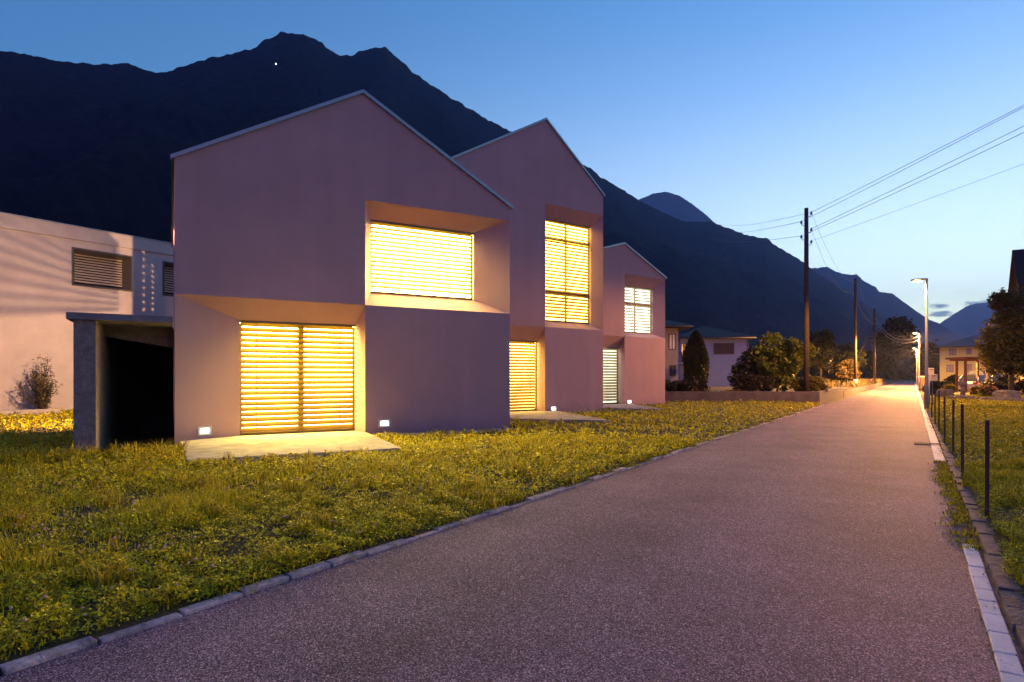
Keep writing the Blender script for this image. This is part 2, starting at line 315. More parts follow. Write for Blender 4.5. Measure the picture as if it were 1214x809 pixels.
# ------------------------------------------------------------------ the three gabled houses
Z0 = 0.10
UP = Vector((0, 0, 1))
class Frame:
    """a facade plane: e along it, inn into the house"""
    def __init__(s, vp, px, py):
        s.e = Vector((vp - CX, F, 0)).normalized(); s.inn = Vector((-s.e.y, s.e.x, 0)); s.O = G(px, py, Z0); s.O.z = 0
    def uz(s, px, py, w=0.0):
        rx = (px - CX) / F; o = s.O + s.inn * w
        # o + u e = k (rx,1)
        u = (rx * o.y - o.x) / (s.e.x - rx * s.e.y); k = o.y + u * s.e.y
        return u, CAMH + (HY - py) / F * k
    def p(s, u, z, w=0.0): return s.O + s.e * u + s.inn * w + UP * z
    def hit(s, q, dirv):
        # u where the facade line meets the line q + t*dirv
        a = s.e; b = -dirv; r = q - s.O; det = a.x * b.y - a.y * b.x
        return (r.x * b.y - r.y * b.x) / det
def blind(fr, root, u0, u1, z0, z1, w, pitch, m, tilt=42, cords=(0.13, 0.87), parent=None, sl=None):
    b = MB(); n = int((z1 - z0) / pitch); wd = pitch * (sl or 0.92); c, s_ = math.cos(R(tilt)), math.sin(R(tilt))
    for i in range(n):
        z = z1 - 0.06 - i * pitch
        if z < z0 + 0.05: break
        off = 0.0
        # outer edge low, inner edge high
        pr = [(-wd / 2 * c, -wd / 2 * s_), (-wd * 0.2 * c, -wd * 0.12 * s_ + 0.004), (wd * 0.2 * c, wd * 0.2 * s_ + 0.004), (wd / 2 * c, wd / 2 * s_)]
        for k in range(3):
            (wa, za), (wb, zb) = pr[k], pr[k + 1]
            b.poly([fr.p(u0, z + za + off, w + wa), fr.p(u1, z + za + off, w + wa), fr.p(u1, z + zb + off, w + wb), fr.p(u0, z + zb + off, w + wb)])
    b.box(fr.p((u0 + u1) / 2, z0 + 0.02, w), fr.e, fr.inn, UP, (u1 - u0) / 2, 0.025, 0.015)
    bl_ = b.build('blind', m, parent or root)
    for c_ in cords:
        q = MB(); q.box(fr.p(u0 + (u1 - u0) * c_, (z0 + z1) / 2, w - wd / 2 - 0.004), fr.e, fr.inn, UP, 0.004, 0.002, (z1 - z0) / 2)
        q.build('cord', M['frame'], parent or root)
    return bl_
def glazing(fr, root, name, u0, u1, z0, z1, w, pane_m, slat_m, mull=(), trans=(), pitch=0.09, tilt=42, label=None, gapr=0.05, top=0.05, cords=(0.13, 0.87), sl=None):
    """a window or glazed door: frame > blind and pane belong to it"""
    q = MB(); t_ = 0.045; wf = w + 0.10
    q.box(fr.p((u0 + u1) / 2, z1 - top / 2, wf - 0.04), fr.e, fr.inn, UP, (u1 - u0) / 2, 0.06, top / 2 - 0.002)
    q.box(fr.p((u0 + u1) / 2, z0 + 0.03, wf), fr.e, fr.inn, UP, (u1 - u0) / 2, 0.03, 0.03)
    q.box(fr.p(u0 + t_ / 2, (z0 + z1) / 2, wf), fr.e, fr.inn, UP, t_ / 2, 0.03, (z1 - z0) / 2 - 0.06)
    q.box(fr.p(u1 - t_ / 2, (z0 + z1) / 2, wf), fr.e, fr.inn, UP, t_ / 2, 0.03, (z1 - z0) / 2 - 0.06)
    for m_, wd in mull: q.box(fr.p(u0 + (u1 - u0) * m_, (z0 + z1) / 2, wf), fr.e, fr.inn, UP, wd, 0.032, (z1 - z0) / 2 - 0.062)
    for tr, wd in trans: q.box(fr.p((u0 + u1) / 2, z0 + (z1 - z0) * tr, wf - 0.002), fr.e, fr.inn, UP, (u1 - u0) / 2 - t_, 0.034, wd)
    part = q.build(name, M['frame'], root)
    if label: part['label'] = label
    q = MB(); q.poly([fr.p(u0, z0, wf + 0.045), fr.p(u1, z0, wf + 0.045), fr.p(u1, z1, wf + 0.045), fr.p(u0, z1, wf + 0.045)]); q.build('pane', pane_m, part)
    segs = [(z0 + 0.06, z1 - top)]
    blind(fr, root, u0 + 0.01, u1 - gapr, z0 + 0.02, z1 - top + 0.03, w + 0.03, pitch, slat_m, tilt, cords, part, sl)
    return part
def ring(b, outer, inner):
    """four splayed faces from the outer rectangle (list of 4 points) to the inner one"""
    for i in range(4): b.poly([outer[i], outer[(i + 1) % 4], inner[(i + 1) % 4], inner[i]])
def house(name, label, fr, W, us, eL, eR, ridge, zs, z2, door, win, depth, dd, wd, u_start=0.0, side_window=None, nwall=True):
    """door = (u0,u1,z0,z1) at depth dd;  win likewise at depth wd; us = where the two bays meet"""
    root = thing(name, fr.p(W / 2, 0, 0), label, 'house', 'gabled houses in a row')
    P = fr.p; b = MB(); zb = -0.02
    ur, zr = ridge
    b.poly([P(0, zs), P(us, zs), P(us, z2), P(W, z2), P(W, eR), P(ur, zr), P(0, eL)])
    b.poly([P(us, zb), P(W, zb), P(W, zs), P(us, zs)])
    # door bay
    u0, u1, z0, z1 = door; rv = 0.16
    b.poly([P(0, zb), P(u0, zb, dd), P(u0, z1, dd), P(0, zs)])
    b.poly([P(0, zs), P(u0, z1, dd), P(u1, z1, dd), P(us, zs)])
    b.poly([P(us, zb), P(us, zs), P(u1, z1, dd), P(u1, zb, dd)])
    ring(b, [P(u0, zb, dd), P(u1, zb, dd), P(u1, z1, dd), P(u0, z1, dd)], [P(u0, zb, dd + rv), P(u1, zb, dd + rv), P(u1, z1, dd + rv), P(u0, z1, dd + rv)])
    b.poly([P(u0, zb, dd + 0.13), P(u1, zb, dd + 0.13), P(u1, z0, dd + 0.13), P(u0, z0, dd + 0.13)])
    # window bay
    a0, a1, y0, y1 = win
    inn4 = [P(a0, y0, wd), P(a1, y0, wd), P(a1, y1, wd), P(a0, y1, wd)]
    ring(b, [P(us, zs), P(W, zs), P(W, z2), P(us, z2)], inn4)
    ring(b, inn4, [P(a0, y0, wd + rv), P(a1, y0, wd + rv), P(a1, y1, wd + rv), P(a0, y1, wd + rv)])
    # side and back walls
    b.poly([P(W, zb), P(W, zb, depth), P(W, eR, depth), P(W, eR), P(W, z2), P(W, zs)])
    b.poly([P(0, zb, depth), P(W, zb, depth), P(W, eR, depth), P(ur, zr, depth), P(0, eL, depth)])
    if side_window:
        s0, s1, h0, h1 = side_window
        b.poly([P(0, zb), P(0, zs), P(0, eL), P(0, eL, s0), P(0, zb, s0)])
        b.poly([P(0, zb, s1), P(0, eL, s1), P(0, eL, depth), P(0, zb, depth)])
        b.poly([P(0, zb, s0), P(0, h0, s0), P(0, h0, s1), P(0, zb, s1)])
        b.poly([P(0, h1, s0), P(0, eL, s0), P(0, eL, s1), P(0, h1, s1)])
        o4 = [P(0, h0, s0), P(0, h0, s1), P(0, h1, s1), P(0, h1, s0)]; i4 = [p_ + fr.e * .6 for p_ in o4]
        ring(b, o4, i4); b.poly(i4)
    else:
        b.poly([P(0, zb), P(0, zs), P(0, eL), P(0, eL, depth), P(0, zb, depth)])
    b.build('wall', M['plaster'], root)
    # roof: two slabs, the verge flashing stands proud of the gable
    rf = MB(); ov = 0.07; th = 0.05
    for (ua, za, ub, zb_, sg) in ((0, eL, ur, zr, -1), (W, eR, ur, zr, 1)):
        dirv = Vector((ua - ub, za - zb_)); dirv.normalize(); ea, ez = ua + dirv.x * 0.06, za + dirv.y * 0.06
        vs = []
        for dz_ in (0.004, 0.03):
            for (uu, zz) in ((ea, ez), (ub, zb_)):
                for ww in (-0.015, depth + 0.05): vs.append(P(uu, zz + dz_, ww))
        rf.add(vs, [(0, 2, 3, 1), (4, 5, 7, 6), (0, 1, 5, 4), (0, 4, 6, 2), (1, 3, 7, 5)])
    ro = rf.build('roof', M['roof'], root)
    q = MB()
    for (ua, za, ub, zb_) in ((0, eL, ur, zr), (W, eR, ur, zr)):
        dirv = Vector((ua - ub, za - zb_)); dirv.normalize(); ea, ez = ua + dirv.x * 0.08, za + dirv.y * 0.08
        vs = []
        for ww in (-0.055, 0.06):
            for (uu, zz) in ((ea, ez), (ub, zb_)):
                for dz_ in (-0.005, 0.075): vs.append(P(uu, zz + dz_, ww - 0.0 * dz_))
        q.add(vs, [(0, 1, 3, 2), (4, 6, 7, 5), (0, 4, 5, 1), (0, 2, 6, 4), (1, 5, 7, 3)])
    q.build('verge_flashing', M['flash'], ro)
    q = MB()   # chimney-like ridge cap running back
    q.tube([P(ur, zr + 0.04, 0.07), P(ur, zr + 0.04, depth)], 0.05, 8); q.build('ridge_cap', M['flash'], ro)
    return root
def wall_light(root, c, e, n, mlens):
    q = MB(); q.box(c + n * 0.008, e, n, UP, 0.135, 0.008, 0.085); f_ = q.build('wall_light', M['plate'], root)
    q = MB(); q.box(c + n * 0.020, e, n, UP, 0.085, 0.004, 0.045); q.build('lens', mlens, f_); return f_
M['plate'] = mat('light_plate', (0.62, 0.60, 0.58), 0.5)
M['led'] = emat('led_lens', (1.0, 0.97, 0.9), 1.6)
warm = (1.0, 0.60, 0.16)
M['pane_door'] = emat('lit_door_pane', (1.0, 0.71, 0.14), 12.5, (0.2, 2.5, 0.42))
M['pane_big'] = emat('lit_window_pane', (1.0, 0.71, 0.18), 12.0)
M['pane_mid'] = emat('lit_tall_pane', (1.0, 0.62, 0.09), 2.8, (3.4, 7.0, 0.55))
M['pane_mid2'] = emat('lit_side_door_pane', (1.0, 0.64, 0.11), 3.2, (0.2, 2.6, 0.45))
M['pane_white'] = emat('lit_white_pane', (1.0, 0.93, 0.74), 0.7)
M['pane_white2'] = emat('lit_white_door_pane', (1.0, 0.90, 0.62), 0.5, (0.2, 2.6, 0.45))

def av(*a): return sum(a) / len(a)
# first house
f1 = Frame(1850, 207, 529.5)
W1 = f1.uz(604.5, 500)[0]; us1 = f1.uz(433, 400)[0]
zs1 = av(f1.uz(433, 359.5)[1], f1.uz(208, 351)[1]); z21 = f1.uz(434, 237)[1]
eL1, eR1 = f1.uz(206, 187)[1], f1.uz(604.5, 246)[1]; r1 = f1.uz(430, 111)
dd1, wd1 = 0.55, 0.42
d1 = (f1.uz(284.5, 400, dd1)[0], f1.uz(421.5, 400, dd1)[0], 0.20, av(f1.uz(284.5, 380.5, dd1)[1], f1.uz(421.5, 384.5, dd1)[1]))
w1 = (f1.uz(439.5, 300, wd1)[0], f1.uz(561.5, 300, wd1)[0], av(f1.uz(440, 348.5, wd1)[1], f1.uz(561.5, 355.5, wd1)[1]), av(f1.uz(440, 261.5, wd1)[1], f1.uz(561.5, 275, wd1)[1]))
print('H1', W1, us1, zs1, z21, eL1, eR1, r1, d1, w1)
h1 = house('gabled_house', 'largest nearest gabled house with a wide glowing upper window and broad lit patio door', f1, W1, us1, eL1, eR1, r1, zs1, z21, d1, w1, 9.0, dd1, wd1, side_window=(4.9, 8.8, 3.3, 5.3))
glazing(f1, h1, 'patio_door', *d1, dd1, M['pane_door'], M['slat'], mull=((0.51, 0.06),), pitch=0.112, tilt=64, label='broad patio door glowing yellow behind slatted blind', sl=0.98)
glazing(f1, h1, 'window', *w1, wd1, M['pane_big'], M['slat'], pitch=0.097, tilt=60, label='wide window glowing almost white behind slatted blind', sl=0.92)
# the slats in the upper part of the side window
q = MB()
for i in range(13): q.box(f1.p(0.02, 4.42 + i * 0.027, 5.65), f1.inn, f1.e, UP, 0.74, 0.004, 0.006)
sw = q.build('side_blind', M['grey'], h1)
q = MB(); p4 = lambda a, b_, c_, d_: q.poly([f1.p(0.012, c_, a), f1.p(0.012, c_, b_), f1.p(0.012, d_, b_), f1.p(0.012, d_, a)])
for a, b_ in ((6.85, 7.38), (7.50, 8.10), (8.34, 8.80)): p4(a, b_, 3.3, 5.3)
for a, b_ in ((7.38, 7.50), (8.10, 8.34)):
    p4(a, b_, 3.3, 4.40); p4(a, b_, 4.96, 5.3)
    for k in range(9): p4(a, b_, 4.43 + k * .063, 4.43 + k * .063 + .042)
q.build('side_light_mask', M['grey'], h1)  # unseen panel added to darken the far wall except for dots of light
n1 = -f1.inn
# light on the splayed wall beside the door
sp_e = (f1.p(d1[0], 0, dd1) - f1.p(0, 0, 0)).normalized(); fs = Frame(1850, 207, 529.5); fs.e = sp_e; fs.inn = Vector((-sp_e.y, sp_e.x, 0))
u_, z_ = fs.uz(242.5, 511); wall_light(h1, fs.p(u_, z_), fs.e, -fs.inn, M['led'])
u_, z_ = f1.uz(455.5, 502); wall_light(h1, f1.p(u_, z_), f1.e, n1, M['led'])
# second house, taller, set back
f2 = Frame(1600, 605, 493.0)
s2 = f2.hit(f1.p(W1, 0), f1.inn); f2.O = f2.p(s2, 0); f2.O.z = 0
W2 = f2.uz(715, 500)[0]; us2 = f2.uz(646.3, 400)[0]
zs2 = av(f2.uz(646.5, 387.5)[1], f2.uz(606, 385.5)[1]); z22 = f2.uz(647, 241)[1]
eL2 = f2.uz(547, 194)[1] - 0.12; eR2 = f2.uz(715.5, 232)[1]; r2 = f2.uz(647, 142.5)
dd2, wd2 = 0.5, 0.36
d2 = (f2.uz(636.5, 400, dd2)[0] - 2.0, f2.uz(637.5, 400, dd2)[0], 0.20, f2.uz(620, 404, dd2)[1])
w2 = (f2.uz(646.9, 300, wd2)[0], f2.uz(700, 300, wd2)[0], av(f2.uz(647, 381, wd2)[1], f2.uz(700, 384.5, wd2)[1]), av(f2.uz(647, 259, wd2)[1], f2.uz(700, 269.5, wd2)[1]))
print('H2', W2, us2, zs2, z22, eL2, eR2, r2, d2, w2)
h2 = house('gabled_house', 'tallest middle gabled house with a tall amber window under its steep peak', f2, W2, us2, eL2, eR2, r2, zs2, z22, d2, w2, 9.0, dd2, wd2)
glazing(f2, h2, 'patio_door', *d2, dd2, M['pane_mid2'], M['slat_mid'], pitch=0.105, tilt=62, gapr=0.10, label='narrow patio door with yellow light between slats', sl=0.98)
glazing(f2, h2, 'window', *w2, wd2, M['pane_mid'], M['slat_mid'], mull=((0.47, 0.03),), trans=((0.285, 0.06), (0.82, 0.06)), pitch=0.12, tilt=56, gapr=0.10, label='tall amber window of three stacked panes behind slats', cords=(0.1, 0.9), sl=0.92)
u_, z_ = f2.uz(656, 484.5); wall_light(h2, f2.p(u_, z_), f2.e, -f2.inn, M['led'])
# third house, lowest and farthest
f3 = Frame(1600, 789, 480.0)
s3 = f3.hit(f2.p(W2, 0), f2.inn); f3.O = f3.p(s3, 0); f3.O.z = 0
W3 = f3.uz(788.5, 400)[0]; us3 = f3.uz(740.5, 400)[0]
zs3 = f3.uz(740.5, 399)[1]; z23 = f3.uz(741.5, 325)[1]
eR3 = f3.uz(789, 330)[1]; r3 = f3.uz(740, 289.5); eL3 = r3[1] - (r3[1] - f3.uz(716, 295)[1]) / (r3[0] - f3.uz(716, 295)[0]) * r3[0]
dd3, wd3 = 0.5, 0.36
d3 = (f3.uz(733.5, 400, dd3)[0] - 1.7, f3.uz(734, 400, dd3)[0], 0.20, f3.uz(724, 412.5, dd3)[1])
w3 = (f3.uz(741, 300, wd3)[0], f3.uz(773.5, 300, wd3)[0], av(f3.uz(741, 394, wd3)[1], f3.uz(773, 396.5, wd3)[1]), av(f3.uz(741, 338.5, wd3)[1], f3.uz(773, 342.5, wd3)[1]))
print('H3', W3, us3, zs3, z23, eL3, eR3, r3, d3, w3)
h3 = house('gabled_house', 'farthest lowest gabled house of the row with white lit windows', f3, W3, us3, eL3, eR3, r3, zs3, z23, d3, w3, 9.0, dd3, wd3)
glazing(f3, h3, 'patio_door', *d3, dd3, M['pane_white2'], M['slat_white'], pitch=0.125, tilt=58, gapr=0.10, label='narrow patio door with white light between slats', sl=0.98)
glazing(f3, h3, 'window', *w3, wd3, M['pane_white'], M['slat_white'], mull=((0.40, 0.03),), trans=((0.62, 0.06),), pitch=0.135, tilt=54, gapr=0.10, label='white lit window with one crossbar behind slats', sl=0.88)
u_, z_ = f3.uz(746, 476.5); wall_light(h3, f3.p(u_, z_), f3.e, -f3.inn, M['led'])
# unseen lamp in the closed side niche, throwing stripes on the concrete building
def point(name, loc, col, power, rad):
    l = bpy.data.lights.new(name, 'POINT'); l.color = col; l.energy = power; l.shadow_soft_size = rad
    o = bpy.data.objects.new(name, l); o.location = loc; COL.objects.link(o); return o
point('side_lamp', f1.p(0.30, 4.45, 5.0), (1.0, 0.56, 0.27), 950, 0.014)

# patio slabs
PAT = []
def slab(px4, label, zt=0.20, th=0.09):
    pts = [G(x, y, zt) for x, y in px4]; PAT.append([Vector((p.x, p.y)) for p in pts]); b = MB()
    lo = [p - UP * th for p in pts]; n = len(pts); b.add(pts + lo, [tuple(range(n)), tuple(range(2 * n - 1, n - 1, -1))] + [(i, n + i, n + (i + 1) % n, (i + 1) % n) for i in range(n)])
    o = b.build('patio_slab', M['conc'], bevel=0.01); tag(o, label, 'patio', 'concrete patio slabs at the doors')
    ft = MB(); ft.add([p - UP * th + (c_ - p) * 0.12 for p in pts for c_ in [sum(pts, Vector()) / n]] + [p - UP * (th + 0.3) + (c_ - p) * 0.12 for p in pts for c_ in [sum(pts, Vector()) / n]], [(i, n + i, n + (i + 1) % n, (i + 1) % n) for i in range(n)])
    ft.build('footing', M['darkmetal'], o); return o
pA = f1.p(0.12, 0.2, -0.05); pB = f1.p(us1 + 0.05, 0.2, -0.05)
def px_of(p): return (CX + p.x / p.y * F, HY - (p.z - CAMH) / p.y * F)
i1 = [px_of(f1.p(d1[0], 0.2, dd1 - .03)), px_of(f1.p(d1[1] - .01, 0.2, dd1 - .03))]
slab([(222, 545.5), (476.5, 531), px_of(f1.p(us1 + .03, .2, -.02)), px_of(f1.p(us1 - .02, .2, .02)), i1[1], i1[0], px_of(f1.p(0.1, .2, -.02))], 'widest patio slab, brightly lit at the broad patio door of the nearest house')
slab([px_of(f2.p(0.15, .2, -1.1)), (724.5, 498.7), px_of(f2.p(us2 + .45, .2, -.03)), px_of(f2.p(us2 - .02, .2, .02)), px_of(f2.p(d2[1] - .02, .2, dd2 - .03)), px_of(f2.p(d2[0], .2, dd2 - .03)), px_of(f2.p(0.15, .2, -.02))], 'patio slab at the narrow yellow door of the tallest house')
slab([px_of(f3.p(0.1, .2, -1.3)), (786.5, 485.2), px_of(f3.p(us3 + .5, .2, -.03)), px_of(f3.p(us3 - .02, .2, .02)), px_of(f3.p(d3[1] - .02, .2, dd3 - .03)), px_of(f3.p(d3[0], .2, dd3 - .03)), px_of(f3.p(0.1, .2, -.02))], 'patio slab at the narrow white lit door of the farthest house')

# porch to the left of the first house
po = thing('porch', f1.p(-0.75, 0, -0.5), 'dark concrete porch with flat roof slab beside the nearest house', 'porch')
P = f1.p
uA, _ = f1.uz(78, 400, -0.95); uB, _ = f1.uz(87, 400, -0.88); uC, _ = f1.uz(113.5, 400, -0.88)
ztop = av(f1.uz(78, 370.6, -0.95)[1], f1.uz(200, 374.5, -0.95)[1])
b = MB(); b.box(P((uA - .03) / 2, ztop - 0.055, 2.0), f1.e, f1.inn, UP, (-uA - .03) / 2, 2.95, 0.055); b.build('roof_slab', mat('slab_edge', (0.16, 0.15, 0.18), 0.8, 0.15, 4), po)
b = MB(); b.box(P((uB + uC) / 2, (ztop - .11) / 2 - .02, 2.03), f1.e, f1.inn, UP, (uC - uB) / 2, 2.91, (ztop - .11) / 2 + .018); b.build('side_wall', M['rough'], po)
b = MB(); b.poly([P(uC, ztop - .112, .55), P(-.01, ztop - .112, .55), P(-.01, ztop - .50, .55), P(uC, ztop - .30, .55)]); b.poly([P(uC, ztop - .112, .75), P(-.01, ztop - .112, .75), P(-.01, ztop - .50, .75), P(uC, ztop - .30, .75)]); b.poly([P(uC, ztop - .30, .55), P(-.01, ztop - .50, .55), P(-.01, ztop - .50, .75), P(uC, ztop - .30, .75)]); b.build('lintel', M['rough'], po)
dk = mat('dark_inner', (0.03, 0.028, 0.026), 0.8)  # one near-black tone for the porch back wall and steps
b = MB(); b.poly([P(uC, -.02, 4.9), P(-.01, -.02, 4.9), P(-.01, ztop - .11, 4.9), P(uC, ztop - .11, 4.9)]); b.build('back_wall', dk, po)
b = MB()
for k in range(6): b.box(P(uC * .3, 0.16 + k * .17, 3.2 + k * .28), f1.e, f1.inn, UP, uC * -.28, 0.14, 0.09)
b.build('steps', dk, po)

# long pale concrete building on the left, parallel to the road
fb = Frame(1082, 75, 487); fb.O = G(75, 487.5, Z0); fb.O.z = 0
u0b, u1b = fb.uz(-120, 400)[0], fb.uz(215, 400)[0] + 9
zt = av(fb.uz(0, 253)[1], fb.uz(204, 290)[1])
cb = thing('concrete_building', fb.p((u0b + u1b) / 2, 0, 0), 'long low pale concrete building with slatted windows behind the left lawn', 'building')
wins = []
for (xa, xb_, ya, yb_) in ((87, 155, 295, 343), (194.5, 240, 311, 356)):
    a0, a1 = fb.uz(xa, 300)[0], fb.uz(xb_, 300)[0]; wins.append((a0, a1, fb.uz(xa, yb_ - 6)[1], fb.uz(xa, ya)[1]))
wins[1] = (wins[1][0], wins[1][0] + wins[0][1] - wins[0][0], wins[0][2], wins[0][3])
b = MB(); P = fb.p
us_ = [u0b, wins[0][0], wins[0][1], wins[1][0], wins[1][1], u1b]
for i in range(5):
    if i in (1, 3):
        b.poly([P(us_[i], -.05), P(us_[i + 1], -.05), P(us_[i + 1], wins[0][2]), P(us_[i], wins[0][2])]); b.poly([P(us_[i], wins[0][3]), P(us_[i + 1], wins[0][3]), P(us_[i + 1], zt - .5), P(us_[i], zt - .5)])
    else: b.poly([P(us_[i], -.05), P(us_[i + 1], -.05), P(us_[i + 1], zt - .5), P(us_[i], zt - .5)])
b.poly([P(u0b, -.05, 9), P(u1b, -.05, 9), P(u1b, zt - .5, 9), P(u0b, zt - .5, 9)]); b.poly([P(u0b, -.05), P(u0b, zt - .5), P(u0b, zt - .5, 9), P(u0b, -.05, 9)]); b.poly([P(u1b, -.05), P(u1b, zt - .5), P(u1b, zt - .5, 9), P(u1b, -.05, 9)])
b.build('wall', M['wallconc'], cb)
b = MB(); b.box(P((u0b + u1b) / 2, zt - .25, 4.5), fb.e, fb.inn, UP, (u1b - u0b) / 2 + .04, 4.56, .248); ro = b.build('roof', M['wallconc'], cb)
b = MB(); b.box(P((u0b + u1b) / 2, zt + .02, 4.5), fb.e, fb.inn, UP, (u1b - u0b) / 2 + .07, 4.6, .02); b.build('coping', M['flash'], ro)
for k, (a0, a1, y0, y1) in enumerate(wins):
    fr_ = MB(); dp = .5; s_ = .18
    inn4 = [P(a0 + s_, y0 + .1, dp), P(a1 - s_ * .6, y0 + .1, dp), P(a1 - s_ * .6, y1 - .1, dp), P(a0 + s_, y1 - .1, dp)]
    out4 = [P(a0, y0, -.03), P(a1, y0, -.03), P(a1, y1, -.03), P(a0, y1, -.03)]
    ring(fr_, out4, inn4)
    o4 = [P(a0 - .06, y0 - .06, -.03), P(a1 + .06, y0 - .06, -.03), P(a1 + .06, y1 + .06, -.03), P(a0 - .06, y1 + .06, -.03)]; ring(fr_, o4, out4)
    w4 = [P(a0 - .06, y0 - .06, .01), P(a1 + .06, y0 - .06, .01), P(a1 + .06, y1 + .06, .01), P(a0 - .06, y1 + .06, .01)]; ring(fr_, o4, w4)
    wp = fr_.build('window', M['darkmetal'], cb)
    q = MB(); q.poly([p + fb.inn * .08 for p in inn4]); q.build('pane', mat('dark_glass', (0.02, 0.02, 0.025), 0.15), wp)
    q = MB(); zz = y0 + .16
    while zz < y1 - .12:
        q.poly([P(a0 + s_ + .02, zz, dp - .06), P(a1 - s_ * .6 - .02, zz, dp - .06), P(a1 - s_ * .6 - .02, zz + .07, dp - .0), P(a0 + s_ + .02, zz + .07, dp - .0)]); zz += .105
    q.build('blind', mat('pale_blind', (0.5, 0.42, 0.34), .6), wp)
b = MB(); um, _ = fb.uz(35, 490); uE, _ = fb.uz(76, 490, -1.6)
pl0, pl1 = G(-70, 497.5, .08), G(73, 491.5, .08); dv = (pl1 - pl0); dn = dv.normalized(); nn = Vector((-dn.y, dn.x, 0))
b.box((pl0 + pl1) / 2 + UP * .07 + nn * .2, dn, nn, UP, dv.length / 2, .2, .13); tag(b.build('stone_ledge', mat('ledge', (.42, .38, .34), .9, .2, 4, .5, 30), bevel=.015), 'low pale concrete ledge on the lawn below the concrete building', 'ledge')

# gravel strip at the foot of the houses
def pebbles(name, pts, r0, r1, m, kind='stuff'):
    base = np.array([(1, 0, 0), (-1, 0, 0), (0, 1, 0), (0, -1, 0), (0, 0, 1), (0, 0, -1)], float); fc = np.array([(0, 2, 4), (2, 1, 4), (1, 3, 4), (3, 0, 4), (2, 0, 5), (1, 2, 5), (3, 1, 5), (0, 3, 5)])
    n = len(pts); sc = RNG.uniform(r0, r1, (n, 1, 1)) * RNG.uniform(.6, 1.3, (n, 1, 3)); a = RNG.uniform(0, 6.28, n); ca, sa = np.cos(a), np.sin(a)
    v = base[None] * sc; x = v[..., 0] * ca[:, None] - v[..., 1] * sa[:, None]; y = v[..., 0] * sa[:, None] + v[..., 1] * ca[:, None]
    v = np.stack([x, y, v[..., 2]], -1) + np.array(pts)[:, None, :]
    f = fc[None] + (np.arange(n) * 6)[:, None, None]
    o = bigmesh(name, v.reshape(-1, 3), f.reshape(-1, 3), m); o['kind'] = kind; return o
pp = []
for fr_, W_, s0 in ((f1, W1, us1), (f2, W2, us2), (f3, W3, us3)):
    for i in range(1500):
        u_ = random.uniform(s0 * (0 if fr_ is f1 and i % 4 == 0 else 1), W_ + .1); p = fr_.p(u_, 0, -random.uniform(0.02, .38)); pp.append((p.x, p.y, .095 + random.uniform(0, .03)))
pm = leafmat('pebble', (0.28, 0.26, 0.26), (0.6, 0.56, 0.54), 0.0, .9)
tag(pebbles('gravel_strip', pp, .014, .034, pm), 'strip of pale pebbles along the foot of the house walls', 'gravel')

# ------------------------------------------------------------------ vegetation builders
def leaves(pts, size, aspect=0.55, up=0.35, jit=0.5):
    """numpy quads at pts (n,3)"""
    n = len(pts); a = RNG.normal(size=(n, 3)); a[:, 2] *= .6; a /= np.linalg.norm(a, axis=1)[:, None]
    b = RNG.normal(size=(n, 3)); b[:, 2] *= (1 - up); b -= a * (a * b).sum(1)[:, None]; b /= np.linalg.norm(b, axis=1)[:, None]
    s = size * RNG.uniform(1 - jit, 1 + jit, n)[:, None]; a = a * s; b = b * s * aspect
    v = np.stack([pts - a, pts + b * .9 - a * .15, pts + a, pts - b * .9 - a * .15], 1)
    return v.reshape(-1, 3), np.arange(n * 4).reshape(-1, 4)
def crown_pts(c, rad, nclump, per, cr, hollow=.55, flat=None, seed=None):
    """leaf points: clumps scattered in the outer part of an ellipsoid"""
    rng = np.random.default_rng(seed) if seed is not None else RNG
    d = rng.normal(size=(nclump, 3)); d /= np.linalg.norm(d, axis=1)[:, None]; r = rng.uniform(hollow, 1.0, nclump)[:, None]
    cc = np.array(c) + d * r * np.array(rad); cs = cr * rng.uniform(.55, 1.35, nclump)
    p = rng.normal(size=(nclump, per, 3)); p /= np.linalg.norm(p, axis=2)[..., None]; p *= rng.uniform(.2, 1, (nclump, per, 1)) ** .5
    p[..., 2] *= .75
    return (cc[:, None, :] + p * cs[:, None, None]).reshape(-1, 3), cc
LF = {}
def lfm(k, c1, c2, tr=.3):
    LF[k] = leafmat('leaf_' + k, c1, c2, tr); return LF[k]
lfm('bush', (0.045, 0.058, 0.010), (0.22, 0.25, 0.03), .45); lfm('dark', (0.018, 0.022, 0.012), (0.05, 0.055, 0.022)); lfm('olive', (0.07, 0.06, 0.012), (0.26, 0.20, 0.03), .45)
lfm('red', (0.026, 0.018, 0.011), (0.065, 0.042, 0.02)); lfm('brown', (0.03, 0.026, 0.012), (0.11, 0.08, 0.025)); lfm('feather', (0.06, 0.055, 0.02), (0.15, 0.12, 0.05), .15)
lfm('tree', (0.028, 0.034, 0.010), (0.15, 0.125, 0.025), .35); lfm('pink', (0.5, 0.16, 0.14), (0.7, 0.34, 0.28)); lfm('orange', (0.6, 0.14, 0.03), (0.75, 0.45, 0.05)); lfm('yellow', (0.16, 0.13, 0.02), (0.34, 0.28, 0.04))
